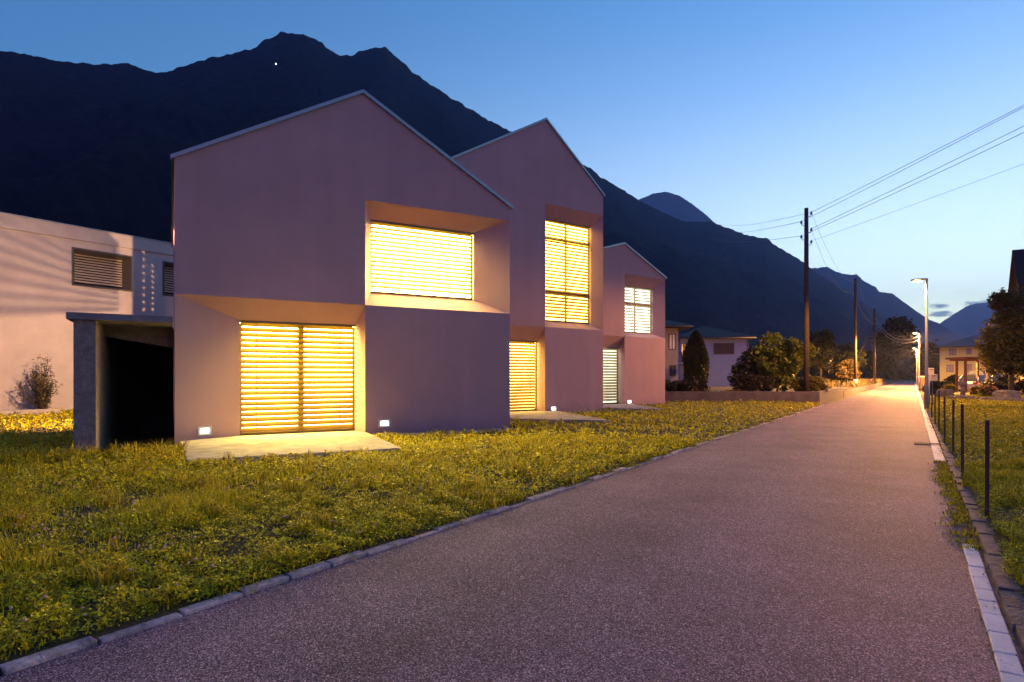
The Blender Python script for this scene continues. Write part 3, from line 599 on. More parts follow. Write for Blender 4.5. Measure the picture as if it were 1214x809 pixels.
def plant(name, loc, label, cat, ellipsoids, leafkey, leaf, trunk=None, group=None, cr=.3, per=40, nclump=60, branches=5, trunk_r=.05, top=None, hollow=.5, crown='crown'):
    loc = Vector(loc); root = thing(name, loc, label, cat, group)
    allp = []; b = MB(); tops = []
    for (ox, oy, oz, rx, ry, rz, frac) in ellipsoids:
        pts, cc = crown_pts((loc.x + ox, loc.y + oy, loc.z + oz), (rx, ry, rz), int(nclump * frac), per, cr, hollow)
        allp.append(pts); tops += [Vector(c_) for c_ in cc[:branches]]
    pts = np.concatenate(allp); pts = pts[pts[:, 2] > loc.z + .02]
    v, f = leaves(pts, leaf); bigmesh(crown, v, f, LF[leafkey], root)
    th = trunk or 0.3; fork = loc + UP * th
    b.tube([loc - UP * .1, loc + UP * th * .5 + Vector((.03, .02, 0)), fork], [trunk_r * 1.25, trunk_r, trunk_r * .85], 8)
    for tp in tops:
        mid = fork.lerp(tp, .5) + Vector((random.uniform(-.1, .1), random.uniform(-.1, .1), .05)); b.tube([fork, mid, tp], [trunk_r * .6, trunk_r * .35, trunk_r * .12], 6)
    b.build('trunk' if trunk else 'stem', M['bark'], root)
    return root

# feathery shrub against the concrete building
c = fb.p(fb.uz(38, 487)[0], Z0, -1.0); c = Vector((c.x, c.y, .1))
sr = thing('shrub', c, 'thin feathery shrub standing against the pale concrete building', 'shrub')
b = MB(); pts = []
for k in range(40):
    a = random.uniform(0, 6.28); sp = random.uniform(.1, .8); h_ = random.uniform(1.0, 2.1) * (1.15 - sp * .55)
    pth = [c + Vector((math.cos(a) * sp * q_ ** 1.3, math.sin(a) * sp * q_ ** 1.3, h_ * q_)) for q_ in (0, .35, .7, 1)]; b.tube(pth, [.014, .010, .007, .003], 5)
    for j in range(75):
        q_ = random.uniform(.15, 1); i_ = min(2, int(q_ * 3)); pt = pth[i_].lerp(pth[i_ + 1], q_ * 3 - i_); pts.append(pt + Vector((random.gauss(0, .07), random.gauss(0, .07), random.gauss(0, .05))))
b.build('stem', M['bark'], sr); v, f = leaves(np.array(pts), .055, .28); bigmesh('crown', v, f, LF['feather'], sr)

# ------------------------------------------------------------------ retaining wall and the gardens on the left of the road
wc = road(RD.dot(G(973, 478.5, 0.05)), -3.95); 
wl = Vector((G(770, 478.5, .08).x, wc.y - .2, 0))
b = MB()
def wallseg(b, p0, p1, th, z0, z1):
    d = (p1 - p0); n = Vector((d.y, -d.x, 0)).normalized(); l = d.length; d = d.normalized()
    b.box((p0 + p1) / 2 + UP * (z0 + z1) / 2 - n * th / 2, d, n, UP, l / 2, th / 2, (z1 - z0) / 2)
b = MB(); wallseg(b, wl, wc, .25, -.05, .66); rw = b.build('retaining_wall', M['wallgrey'], bevel=.01); tag(rw, 'low grey retaining wall at the far end of the lawn, in front of the bushes', 'wall')
we = road(RD.dot(G(1000, 471, 0)), -3.95)
b = MB(); wallseg(b, wc + RD * .01, we, .25, -.05, .66); tag(b.build('retaining_wall', M['wallgrey'], bevel=.01), 'short retaining wall along the road edge, lit orange by the lamps', 'wall')
b = MB(); wallseg(b, we + PD * .02 + RD * .02, road(150, -3.95), .22, -.05, .42); tag(b.build('garden_wall', M['wallgrey'], bevel=.01), 'long lower garden wall running far along the left road edge', 'wall')
gs = mat('garden_soil', (0.05, 0.045, 0.025), 1, .4, 2, .5, 12)
b = MB(); e1 = wc + Vector((-.1, .3, 0)); b.poly([Vector((wl.x, wl.y + .25, .5)), Vector((e1.x - .12, e1.y, .5)), road(60, -4.2, .42), road(150, -4.2, .35), road(150, -40, .35), road(30, -60, .4), Vector((wl.x, wl.y + 40, .5))]); tag(b.build('garden_ground', gs), kind='structure')

# houses behind the wall
def simple_house(name, label, p0, e, W, dep, z0, ze, zr, wallm, roofm, ov, wins, hip=True, gable=False):
    inn = Vector((-e.y, e.x, 0)); P = lambda u, z, w=0: p0 + e * u + inn * w + UP * z
    root = thing(name, P(W / 2, z0, dep / 2), label, 'house'); root.location.z = z0
    b = MB()
    if gable:
        b.poly([P(0, z0), P(W, z0), P(W, ze), P(0, ze)]); b.poly([P(0, z0, dep), P(W, z0, dep), P(W, ze, dep), P(0, ze, dep)])
        for u in (0, W): b.poly([P(u, z0), P(u, z0, dep), P(u, ze, dep), P(u, zr, dep / 2), P(u, ze)])
    else:
        for (a, c_, d_, f_) in (((0, 0), (W, 0), 0, 0), ((W, 0), (W, dep), 0, 0), ((W, dep), (0, dep), 0, 0), ((0, dep), (0, 0), 0, 0)): b.poly([P(a[0], z0, a[1]), P(c_[0], z0, c_[1]), P(c_[0], ze, c_[1]), P(a[0], ze, a[1])])
    b.build('wall', wallm, root)
    b = MB(); o = ov; t_ = .16
    sl = (zr - ze) / (dep / 2); lo = ze - sl * o
    if gable: rA, rB = P(-o, zr + t_, dep / 2), P(W + o, zr + t_, dep / 2)
    else: h_ = min(dep, W) / 2; rA, rB = P(h_, zr + t_, dep / 2), P(W - h_, zr + t_, dep / 2)
    c4 = [P(-o, lo + t_, -o), P(W + o, lo + t_, -o), P(W + o, lo + t_, dep + o), P(-o, lo + t_, dep + o)]; d4 = [p - UP * t_ for p in c4]
    b.poly([c4[0], c4[1], rB, rA]); b.poly([c4[2], c4[3], rA, rB])
    if gable:
        b.poly([c4[0], rA, rA - UP * t_, d4[0]]); b.poly([c4[3], rA, rA - UP * t_, d4[3]]); b.poly([c4[1], rB, rB - UP * t_, d4[1]]); b.poly([c4[2], rB, rB - UP * t_, d4[2]])
        b.poly([d4[0], d4[1], rB - UP * t_, rA - UP * t_]); b.poly([d4[2], d4[3], rA - UP * t_, rB - UP * t_]); b.poly([c4[0], c4[1], d4[1], d4[0]]); b.poly([c4[2], c4[3], d4[3], d4[2]])
    else:
        b.poly([c4[1], c4[2], rB]); b.poly([c4[3], c4[0], rA]); b.poly(d4[::-1])
        for i in range(4): b.poly([c4[i], c4[(i + 1) % 4], d4[(i + 1) % 4], d4[i]])
    rf = b.build('roof', roofm, root)
    q = MB(); q.tube([P(-o, lo + .05, -o - .07), P(W + o, lo + .05, -o - .07)], .06, 8); q.build('gutter', M['darkmetal'], rf)
    for (side, a0, a1, y0, y1, mm) in wins:
        Q = (lambda u, z, w_=0: P(u, z, w_)) if side == 'f' else ((lambda u, z, w_=0: P(W - w_, z, u)) if side == 'r' else (lambda u, z, w_=0: P(w_, z, u)))
        q = MB(); s_ = .07
        for (x0, x1, v0, v1) in ((a0 - s_, a1 + s_, y1, y1 + s_), (a0 - s_, a1 + s_, y0 - s_, y0), (a0 - s_, a0, y0, y1), (a1, a1 + s_, y0, y1), ((a0 + a1) / 2 - .03, (a0 + a1) / 2 + .03, y0, y1)):
            vs = [Q(x, z, w_) for w_ in (-.05, .0) for (x, z) in ((x0, v0), (x1, v0), (x1, v1), (x0, v1))]
            q.add(vs, [(0, 1, 2, 3), (7, 6, 5, 4), (0, 4, 5, 1), (1, 5, 6, 2), (2, 6, 7, 3), (3, 7, 4, 0)])
        wp = q.build('window', M['darkmetal'], root); q = MB(); q.poly([Q(a0, y0, -.012), Q(a1, y0, -.012), Q(a1, y1, -.012), Q(a0, y1, -.012)]); q.build('pane', mm, wp)
    return root, P
roofd = mat('dark_tiles', (0.014, 0.012, 0.014), .8, .25, 6, .8, 20)
glass = mat('window_glass', (0.05, 0.06, 0.09), .08, spec=.8)
shut = mat('brown_shutter', (0.06, 0.04, 0.04), .6); curt = mat('net_curtain', (0.5, 0.55, 0.62), .3, .2, 20); lav = mat('lavender_shutter', (0.22, 0.20, 0.30), .6)
beige = mat('beige_render', (0.42, 0.34, 0.27), .9, .08, 1, .2, 40); whiter = mat('white_render', (0.28, 0.34, 0.54), .9, .06, .8, .2, 40); yellow = mat('yellow_render', (0.50, 0.47, 0.20), .9, .05, 1, .2, 40)
eA = Vector((1, -.05, 0)).normalized(); hp = D(757, 450, 46); hp.z = 0
_, PA = simple_house('village_house', 'beige house with wide dark eaves, mostly hidden behind the farthest gabled house', hp, eA, (803.5 - 757) / F * 46, 8, 0.4, CAMH + (HY - 386) / F * 46, CAMH + (HY - 372) / F * 46, beige, roofd, .9,
    [('f', (793.3 - 757) / F * 46, (799.5 - 757) / F * 46, CAMH + (HY - 414) / F * 46, CAMH + (HY - 397) / F * 46, curt), ('f', (794 - 757) / F * 46, (800 - 757) / F * 46, CAMH + (HY - 445) / F * 46, CAMH + (HY - 434) / F * 46, glass)])
zb = lambda y, d: CAMH + (HY - y) / F * d
hp = D(806, 450, 56); hp.z = 0; eB = Vector((1, -.10, 0)).normalized()
rb, PB = simple_house('village_house', 'white house with low dark hipped roof and brown shuttered window behind the cypress', hp, eB, (884.5 - 806) / F * 56, 9, .4, zb(400, 56), zb(386, 58), whiter, roofd, .55,
    [('f', (845.7 - 806) / F * 56, (867.5 - 806) / F * 56, zb(419.5, 56), zb(408, 56), shut), ('f', (808 - 806) / F * 56, (812.5 - 806) / F * 56, zb(432, 56), zb(408, 56), glass)])
b = MB(); b.tube([PB(6.21 - .05, zb(401, 56), -.08), PB(6.21 - .05, .4, -.08)], .05, 8); b.build('downpipe', M['bark'], rb)
b = MB(); W_ = (813 - 803) / F * 56; b.box(PB(.2, zb(431, 56), -.6), eB, Vector((-eB.y, eB.x, 0)), UP, .55, .6, .09); bal = b.build('balcony', whiter, rb)
b = MB()
for k in range(9): b.tube([PB(-.32 + k * .13, zb(431, 56) + .08, -1.17), PB(-.32 + k * .13, zb(431, 56) + .95, -1.17)], .014, 5)
b.tube([PB(-.35, zb(431, 56) + .95, -1.17), PB(.75, zb(431, 56) + .95, -1.17)], .02, 6); b.build('railing', M['darkmetal'], bal)

# cypress
c = D(825, 450, 50); c.z = .42
cy = thing('cypress_tree', c, 'dark clipped cypress in front of the white house', 'tree')
pts = []
H_ = zb(393, 50) - .42; rmax = 14.0 / F * 50
for i in range(20000):
    q_ = random.random() ** .8; a = random.uniform(0, 6.28); rr = rmax * (min(1, (1 - q_) * 2.3) ** .6) * (0.75 + .25 * min(1, q_ * 4)) * (random.random() ** .25) * (1 + .07 * math.sin(a * 5 + q_ * 9))
    pts.append((c.x + math.cos(a) * rr, c.y + math.sin(a) * rr, c.z + .05 + H_ * q_))
v, f = leaves(np.array(pts), .10, .5); bigmesh('crown', v, f, LF['dark'], cy); b = MB(); b.tube([c - UP * .1, c + UP * H_ * .8], [.1, .03], 8); b.build('trunk', M['bark'], cy)

def pl(px, py, d, z): p = D(px, py, d); p.z = z; return p
m50 = lambda px, d: px / F * d
# big lit bush at the wall's end, its darker neighbours and the low hedge
d_ = 34.5
plant('bush', pl(921, 460, d_, .5), 'tall loose bush at the end of the retaining wall, one side lit yellow', 'bush',
      [(-.2, 0, 1.6, 1.0, .9, 1.3, .6), (.7, .1, 2.1, .85, .8, 1.0, .5), (-.3, .1, 2.7, .7, .7, .8, .3), (1.35, .0, 2.2, .7, .6, .75, .35), (.3, -.1, .8, 1.0, .7, .7, .35)], 'bush', .105, .5, cr=.34, per=46, nclump=70, trunk_r=.05)
plant('bush', pl(893, 460, 35.5, .5), 'dark rounded bush between the white house and the tall lit bush', 'bush', [(0, 0, 1.4, .95, .9, 1.3, .8), (-.5, .1, .9, .8, .7, .8, .5), (.6, 0, 2.0, .6, .6, .8, .3)], 'dark', .09, .4, cr=.3, per=46, nclump=70)
plant('bush', pl(884, 462, 33.2, .5), 'low reddish brown shrub on the retaining wall before the dark bush', 'shrub', [(0, 0, .55, .85, .5, .55, .8), (.9, 0, .5, .7, .5, .5, .6)], 'red', .07, .2, cr=.24, per=44, nclump=50, trunk_r=.03)
plant('bush', pl(965, 462, 33.2, .5), 'low yellow lit shrub at the corner of the retaining wall', 'shrub', [(0, 0, .45, .75, .5, .5, 1), (-.7, 0, .4, .6, .5, .4, .6)], 'olive', .075, .2, cr=.24, per=46, nclump=50, trunk_r=.03)
plant('bush', pl(822, 462, 33.0, .5), 'broad low dark red shrub on the wall below the cypress', 'shrub', [(0, 0, .35, .95, .45, .48, 1), (-.9, 0, .3, .7, .4, .4, .6)], 'red', .06, .2, cr=.2, per=44, nclump=60, trunk_r=.03)
plant('bush', pl(793, 462, 33.0, .5), 'small dark shrub beside the corner of the farthest gabled house', 'shrub', [(0, 0, .35, .6, .45, .4, 1)], 'dark', .06, .2, cr=.2, per=44, nclump=40, trunk_r=.03)
for i, (px, lab, key) in enumerate(((831, 'yellow flowers in bloom on the wall below the cypress', 'orange'), (869, 'orange flowers in bloom on the wall before the brown shrub', 'orange'))):
    c = pl(px, 462, 32.75, .5); fl = thing('flower_plant', c, lab, 'flowers')
    pts = np.array([(c.x + random.gauss(0, .28), c.y + random.uniform(-.08, .08), c.z + random.uniform(.1, .22)) for k in range(40)]); v, f = leaves(pts, .035, .9); bigmesh('blossom', v, f, LF['orange'], fl)
    pts = np.array([(c.x + random.gauss(0, .3), c.y + random.uniform(-.1, .1), c.z + random.uniform(.0, .18)) for k in range(500)]); v, f = leaves(pts, .045, .4); bigmesh('foliage', v, f, LF['bush'], fl)
plant('bush', pl(1001, 455, 62, .4), 'round bush farther along the road by the second utility pole', 'bush', [(0, 0, 1.3, 1.45, 1.2, 1.2, 1), (.5, 0, 1.9, .9, .9, .8, .4)], 'brown', .15, .5, cr=.42, per=40, nclump=80)
# garden trees further back
def tree(name, px, d, htop, wpx, label, key, group=None, leaf=.3, base=0.3, trunkfrac=.3, nclump=110):
    c = pl(px, 450, d, base); H = zb(htop, d) - base; r_ = wpx / 2 / F * d; th = H * trunkfrac; ch = (H - th) / 2
    return plant(name, c, label, 'tree', [(0, 0, th + ch, r_, r_, ch, 1.0), (r_ * .25, 0, th + ch * 1.45, r_ * .6, r_ * .6, ch * .55, .35), (-r_ * .3, 0, th + ch * .8, r_ * .75, r_ * .7, ch * .6, .35)], key, leaf, max(.4, th), group, cr=r_ * .32, per=36, nclump=nclump, trunk_r=max(.1, r_ * .08))
tree('garden_tree', 973, 75, 392, 34, 'dark slim tree behind the first utility pole', 'dark', None, .22)
tree('garden_tree', 1008, 95, 409, 30, 'small dark tree just behind the round bush', 'dark', None, .24)
tree('garden_tree', 1062, 150, 377, 42, 'tall rounded dark tree beside the far end of the road', 'dark', None, .42)
tree('garden_tree', 1040, 140, 415, 34, 'low dark tree left of the tall rounded tree', 'dark', None, .36)
tree('garden_tree', 990, 110, 420, 46, 'broad low dark tree behind the first pole and round bush', 'dark', None, .3)
tree('garden_tree', 1100, 130, 408, 30, 'dark tree between the second lamp and the yellow house', 'dark', None, .34)
# far belt of trees across the valley floor
pts = []
for i in range(260):
    px = random.uniform(700, 1200); d = random.uniform(210, 330); c = D(px, HY, d); hh = random.uniform(4, 9.5)
    for k in range(90): pts.append((c.x + random.gauss(0, 3), c.y + random.gauss(0, 3), max(.2, abs(random.gauss(0, .5)) * hh)))
v, f = leaves(np.array(pts), .75, .8); o = bigmesh('far_wood', v, f, LF['dark']); tag(o, 'dark belt of far trees across the valley floor', 'trees', kind='stuff')
# tall dry grass on the bank at the far left of the road
def blades(pts, h, wd, lean=.35, seg=2):
    n = len(pts); h = h[:, None] if isinstance(h, np.ndarray) else np.full((n, 1), h)
    a = RNG.uniform(0, 6.283, n); d = np.stack([np.cos(a), np.sin(a), np.zeros(n)], 1); s = np.stack([-np.sin(a), np.cos(a), np.zeros(n)], 1)
    ln = (RNG.uniform(.05, 1, n)[:, None]) * lean * h; upv = np.array([0, 0, 1.0]); w_ = wd[:, None] if isinstance(wd, np.ndarray) else wd
    p1 = pts + d * ln * .3 + upv * h * .55; p2 = pts + d * ln + upv * h * (1 - .25 * (ln / h) ** 2)
    v = np.stack([pts - s * w_ * .5, pts + s * w_ * .5, p1 + s * w_ * .42, p1 - s * w_ * .42, p2 + s * w_ * .08, p2 - s * w_ * .08], 1).reshape(-1, 3)
    i = np.arange(n)[:, None] * 6; f = np.concatenate([i + np.array([[0, 1, 2, 3]]), i + np.array([[3, 2, 4, 5]])], 0)
    return v, f
gdry = leafmat('dry_grass', (0.12, 0.10, 0.05), (0.26, 0.21, 0.10), .2)
n = 6000; t_ = RNG.uniform(62, 120, n); d_ = -4.25 - RNG.uniform(0, 1, n) ** 1.5 * 9
pts = np.stack([RD.x * t_ + PD.x * d_, RD.y * t_ + PD.y * d_, np.full(n, .38)], 1); v, f = blades(pts, RNG.uniform(.3, .75, n), .05, .5)
tag(bigmesh('dry_grass', v, f, gdry), 'pale dry grass on the bank above the far garden wall', 'grass', kind='stuff')

# ------------------------------------------------------------------ lamps, poles and wires
M['lampglow'] = emat('sodium_glow', (1.0, 0.58, 0.18), 9)
def luminaire(l):
    # road lantern: throws most of its light sideways along the road, little straight down and none upwards
    l.use_nodes = True; t = l.node_tree; e = t.nodes['Emission']; g = t.nodes.new('ShaderNodeNewGeometry'); sp = t.nodes.new('ShaderNodeSeparateXYZ'); t.links.new(g.outputs['Incoming'], sp.inputs[0])
    r = t.nodes.new('ShaderNodeMapRange'); r.interpolation_type = 'SMOOTHSTEP'; t.links.new(sp.outputs[2], r.inputs[0])
    r.inputs[1].default_value = -1.0; r.inputs[2].default_value = -0.25; r.inputs[3].default_value = 0.45; r.inputs[4].default_value = 1.6
    r2 = t.nodes.new('ShaderNodeMapRange'); r2.interpolation_type = 'SMOOTHSTEP'; t.links.new(sp.outputs[2], r2.inputs[0])
    r2.inputs[1].default_value = -0.12; r2.inputs[2].default_value = 0.06; r2.inputs[3].default_value = 1.0; r2.inputs[4].default_value = 0.03
    m_ = t.nodes.new('ShaderNodeMath'); m_.operation = 'MULTIPLY'; t.links.new(r.outputs[0], m_.inputs[0]); t.links.new(r2.outputs[0], m_.inputs[1]); # emission cut towards the post by shader alone, so the post stays dim
    def dot(v):
        d = t.nodes.new('ShaderNodeVectorMath'); d.operation = 'DOT_PRODUCT'; d.inputs[1].default_value = tuple(v); t.links.new(g.outputs['Incoming'], d.inputs[0]); return d.outputs['Value']
    ab = t.nodes.new('ShaderNodeMath'); ab.operation = 'ABSOLUTE'; t.links.new(dot(RD), ab.inputs[0])
    df = t.nodes.new('ShaderNodeMath'); df.operation = 'MULTIPLY_ADD'; df.inputs[1].default_value = -2.5; t.links.new(ab.outputs[0], df.inputs[0]); t.links.new(dot(PD), df.inputs[2])
    r3 = t.nodes.new('ShaderNodeMapRange'); r3.interpolation_type = 'SMOOTHSTEP'; t.links.new(df.outputs[0], r3.inputs[0])
    r3.inputs[1].default_value = 0.0; r3.inputs[2].default_value = 0.08; r3.inputs[3].default_value = 1.0; r3.inputs[4].default_value = 0.07
    m2_ = t.nodes.new('ShaderNodeMath'); m2_.operation = 'MULTIPLY'; t.links.new(m_.outputs[0], m2_.inputs[0]); t.links.new(r3.outputs[0], m2_.inputs[1]); t.links.new(m2_.outputs[0], e.inputs['Strength'])
def lamp(base, H, label, power):
    r_ = thing('street_lamp', base, label, 'street lamp', 'street lamps along the right side of the road')
    b = MB(); b.tube([base, base + UP * .9, base + UP * .95, base + UP * H], [.085, .085, .065, .045], 12); b.build('post', M['galv'], r_)
    top = base + UP * H; hd = (-PD * .93 + RD * .12).normalized(); sd = Vector((-hd.y, hd.x, 0))
    b = MB(); prof = [(-.05, .03), (.0, .06), (.12, .085), (.4, .095), (.52, .06), (.56, .02)]
    for i in range(len(prof) - 1):
        (x0, w0), (x1, w1_) = prof[i], prof[i + 1]; h0, h1_ = .05 + w0 * .3, .05 + w1_ * .3
        A = [top + hd * x0 + sd * s * w0 + UP * z for s, z in ((-1, 0), (1, 0), (.6, h0), (-.6, h0))]; B = [top + hd * x1 + sd * s * w1_ + UP * z for s, z in ((-1, 0), (1, 0), (.6, h1_), (-.6, h1_))]
        b.add(A + B, [(0, 1, 5, 4), (1, 2, 6, 5), (2, 3, 7, 6), (3, 0, 4, 7)] + ([(3, 2, 1, 0)] if i == 0 else []) + ([(4, 5, 6, 7)] if i == len(prof) - 2 else []), True)
    h = b.build('lamp_head', M['galv'], r_)
    b = MB(); b.ball(top + hd * .32 - UP * .015, .1, 14, 8, (1.5, .8, .55)); b.build('lens', M['lampglow'], h)
    l = point('sodium_bulb', top + hd * .32 - UP * .16, (1.0, 0.42, 0.105), power, .1); l.parent = r_; l.location = l.location - r_.location; luminaire(l.data)
    return r_
L1 = G(1098.5, 485.5, .03); L2 = G(1087.2, 464, .03); 
L2 = L1 + RD * 34; L3 = L1 + RD * 70
LP = 5600
lamp(L1, zb(332, L1.y) - L1.z, 'nearest tall street lamp, beside the letter boxes', 540)
lamp(L2, zb(395, L2.y) - L2.z, 'middle street lamp of the three along the right of the road', LP)
lamp(L3, zb(413, L3.y) - L3.z, 'farthest street lamp of the three along the right of the road', LP)

def pole(px, top, d, zb_, label, rb_=.16):
    p = pl(px, 450, d, zb_); r_ = thing('utility_pole', p, label, 'utility pole', 'wooden utility poles on the left of the road'); H = zb(top, d) - zb_
    b = MB(); b.tube([p - UP * .2, p + UP * H * .5, p + UP * H], [rb_, rb_ * .85, rb_ * .68], 12); b.build('post', M['wood'], r_)
    return r_, p, H
porc = mat('porcelain', (.10, .10, .12), .3)
def insulator(r_, p, z, side, dirv):
    b = MB(); q = p + UP * z; s = dirv * side
    b.tube([q + s * .08, q + s * .22, q + s * .27 + UP * .06, q + s * .27 + UP * .14], .018, 6); b.tube([q + s * .27 + UP * .10, q + s * .27 + UP * .16, q + s * .27 + UP * .22, q + s * .27 + UP * .27], [.065, .06, .045, .03], 10); b.build('insulator', porc, r_)
    return q + s * .27 + UP * .22
r1_, p1_, H1_ = pole(956, 247, 32.6, .45, 'nearest tall wooden utility pole, standing in the lit bush', .15)
xd = Vector((1, 0, 0)); ins = {}
for k, (y, sd) in enumerate(((254, 1), (265, -1), (273.5, 1), (282, -1), (288, 1))): ins[k] = insulator(r1_, p1_, zb(y, 32.6) - .45 - .12, sd, xd)
r2_, p2_, H2_ = pole(1014, 330, 57, .4, 'middle wooden utility pole on a pale concrete foot', .15)
b = MB(); b.tube([p2_ - UP * .4, p2_ + UP * .75], [.24, .21], 12); b.build('foot', M['conc'], r2_)
r3_, p3_, H3_ = pole(1036.5, 366, 80, .4, 'farthest wooden utility pole, propped by a slanting brace', .17)
b = MB(); b.tube([pl(997, 450, 79, .2), p3_ + UP * (zb(386, 80) - .4)], [.14, .11], 10); b.build('brace', M['wood'], r3_)
for k, (y, sd) in enumerate(((379, 1), (384, 1))): ins['c%d' % k] = insulator(r3_, p3_, zb(y, 80) - .55, sd, xd)
for k in range(2): ins['b%d' % k] = insulator(r2_, p2_, H2_ - .5 - k * .9, 1 - 2 * k, xd)
def wire(a, b_, sag, label, group, r=.011, m=None):
    pts = [a.lerp(b_, q / 24) - UP * sag * 4 * (q / 24) * (1 - q / 24) for q in range(25)]
    q = MB(); q.tube(pts, r, 5); tag(q.build('overhead_wire', m or M['wire'], None), label, 'wire', group)
EP = Vector((20.0, 10.0, 0))
def endpt(px, py, a):   # where the wire's straight course reaches the pole in the field
    d0 = Vector((px - 0, 0, 0)); return None
# the pole the wires run to stands in the field to the right, out of the picture
def course(a, px, py, y_end):
    # extend the line from a through the pixel (at the depth on the way to EP) to EP
    rx = (px - CX) / F; dx_, dy_ = EP.x - a.x, EP.y - a.y
    s = (a.x - rx * a.y) / (rx * dy_ - dx_); d = a.y + s * dy_; z = zb(py, d); return Vector((EP.x, EP.y, a.z + (z - a.z) / s))
ends = []
for k, py in ((0, 121.2), (1, 123.6), (2, 146), (3, 153.6)):
    e = course(ins[k], 1213, py, 0); ends.append(e)
    wire(ins[k], e, .12, ('wire of the upper close pair running from the nearest pole to the upper right' if k < 2 else 'wire of the lower wider pair running from the nearest pole to the upper right'), 'upper wire pair' if k < 2 else 'lower wire pair', .011)
e = course(ins[4], 1213, 191.5, 0); ends.append(e); wire(ins[4], e, .1, 'lowest thin single wire running from the nearest pole to the upper right', None, .006)
hE = max(p.z for p in ends) + .3
r0_ = thing('utility_pole', EP, 'wooden utility pole in the field, out of the picture to the right', 'utility pole', 'wooden utility poles on the left of the road')
b = MB(); b.tube([EP - UP * .2, EP + UP * hE], [.17, .11], 12); b.build('post', M['wood'], r0_)
for k, (y, yl) in enumerate(((255, 268), (266, 276), (275, 285))):
    wire(ins[(0, 1, 3)[k]], D(855 - k * 5, yl - 2, 120), .5, 'thin faint wire leading left from the nearest pole across the mountain', 'faint wires leading left', .012)
for k in range(2):
    wire(ins[k * 2], ins['b%d' % k], 1.3, 'slack wire hanging between the nearest and the middle pole', 'slack wires between the first two poles', .007)
    wire(ins['b%d' % k], ins['c%d' % k], 1.0, 'wire between the middle and the farthest pole', 'wires between the last two poles', .012)
top2 = L2 + UP * (zb(397, L2.y) - L2.z)
wire(ins['c0'], top2 - UP * .1, 1.3, 'upper of the slack cables hanging from the braced pole to the middle lamp', None, .02, M['galv'])
wire(ins['c1'], top2 - UP * .45, 1.2, 'lower of the slack cables hanging from the braced pole to the middle lamp', None, .02, M['galv'])

# fence posts in the field
FP = [(1170.2, 608.7, 498.5), (1141.2, 563.8, 479.5), (1130, 535.8, 474), (1120, 522.4, 470.5), (1113.2, 509.4, 463), (1108.6, 501, 461), (1104.4, 493, 456)]
labs = ['nearest and tallest looking rusty iron fence post in the grass', 'second nearest rusty iron post along the field edge', 'third iron post from the camera along the field edge', 'fourth iron post from the camera along the field edge', 'fifth iron post from the camera, near the lamp', 'sixth iron post from the camera, near the lamp', 'last thin iron post, closest to the nearest street lamp']
for (px, yb_, yt), lab in zip(FP, labs):
    p = G(px, yb_, .1); p.z = field_z(p.x, p.y) - .02; h_ = zb(yt, p.y) - p.z; tl = Vector((random.uniform(-.012, .012), random.uniform(-.012, .012), 0))
    b = MB(); a = .017
    vs = []
    for zz in (-.15, h_):       # T-section iron
        for (x, y) in ((-a, -a * .3), (a, -a * .3), (a, a * .3), (a * .3, a * .3), (a * .3, a * 1.6), (-a * .3, a * 1.6), (-a * .3, a * .3), (-a, a * .3)): vs.append(p + RD * y + PD * x + UP * zz + tl * zz)
    b.add(vs, [tuple(range(7, -1, -1)), tuple(range(8, 16))] + [(i, (i + 1) % 8, 8 + (i + 1) % 8, 8 + i) for i in range(8)])
    tag(b.build('fence_post', M['rust']), lab, 'fence post', 'iron fence posts along the field')

# drain grate in the gutter
gp = road(RD.dot(G(1098, 527, 0)), .30)
dg = thing('drain_grate', gp, 'iron drain grate set across the pale gutter', 'drain')
b = MB()
for s in (-1, 1): b.box(gp + RD * s * .17 + UP * .012, PD, RD, UP, .27, .02, .008)
for s in (-1, 1): b.box(gp + PD * s * .26 + UP * .012, PD, RD, UP, .02, .15, .008)
b.build('rim', M['rust'], dg)
b = MB()
for k in range(10): b.box(gp + PD * (-.22 + k * .049) + UP * .011, PD, RD, UP, .010, .15, .006)
b.build('grille', M['rust'], dg)

# letter boxes by the first lamp
cream = mat('cream_box', (.62, .55, .42), .5)
for (x0, x1, y0, y1, d, lab) in ((1098.5, 1105.2, 436.5, 444.5, 27.5, 'upper cream letter box behind the nearest street lamp'), (1101.5, 1109.3, 443.8, 451.8, 26.6, 'lower cream letter box on a post right of the nearest street lamp')):
    c = pl((x0 + x1) / 2, 470, d, .06); r_ = thing('letter_box', c, lab, 'letter box', 'cream letter boxes by the lamp'); hw = (x1 - x0) / 2 / F * d; za, zc = zb(y1, d), zb(y0, d)
    b = MB(); b.box(Vector((c.x, c.y, (za + zc) / 2)), xd, (0, 1, 0), UP, hw, .13, (zc - za) / 2); bx = b.build('box', cream, r_, bevel=.012)
    b = MB(); b.box(Vector((c.x, c.y - .133, zc - .07)), xd, (0, 1, 0), UP, hw * .7, .004, .012); b.build('slot', M['darkmetal'], bx)
    b = MB(); b.tube([c - UP * .1, Vector((c.x, c.y + .02, za + .01))], .03, 8); b.build('post', M['galv'], r_)
c = pl(1095.5, 460, 60, .06); r_ = thing('utility_cabinet', c, 'dark low cabinet with a pale lid beside the road behind the lamp', 'cabinet')
b = MB(); b.box(c + UP * .65, xd, (0, 1, 0), UP, .36, .25, .65); bx = b.build('body', M['darkmetal'], r_, bevel=.015)
b = MB(); b.box(c + UP * 1.335, xd, (0, 1, 0), UP, .42, .31, .04); b.build('lid', M['white'], r_, bevel=.01)
b = MB(); b.box(c + Vector((.0, -.253, .75)), xd, (0, 1, 0), UP, .3, .004, .45); b.build('door', M['rust'], bx)

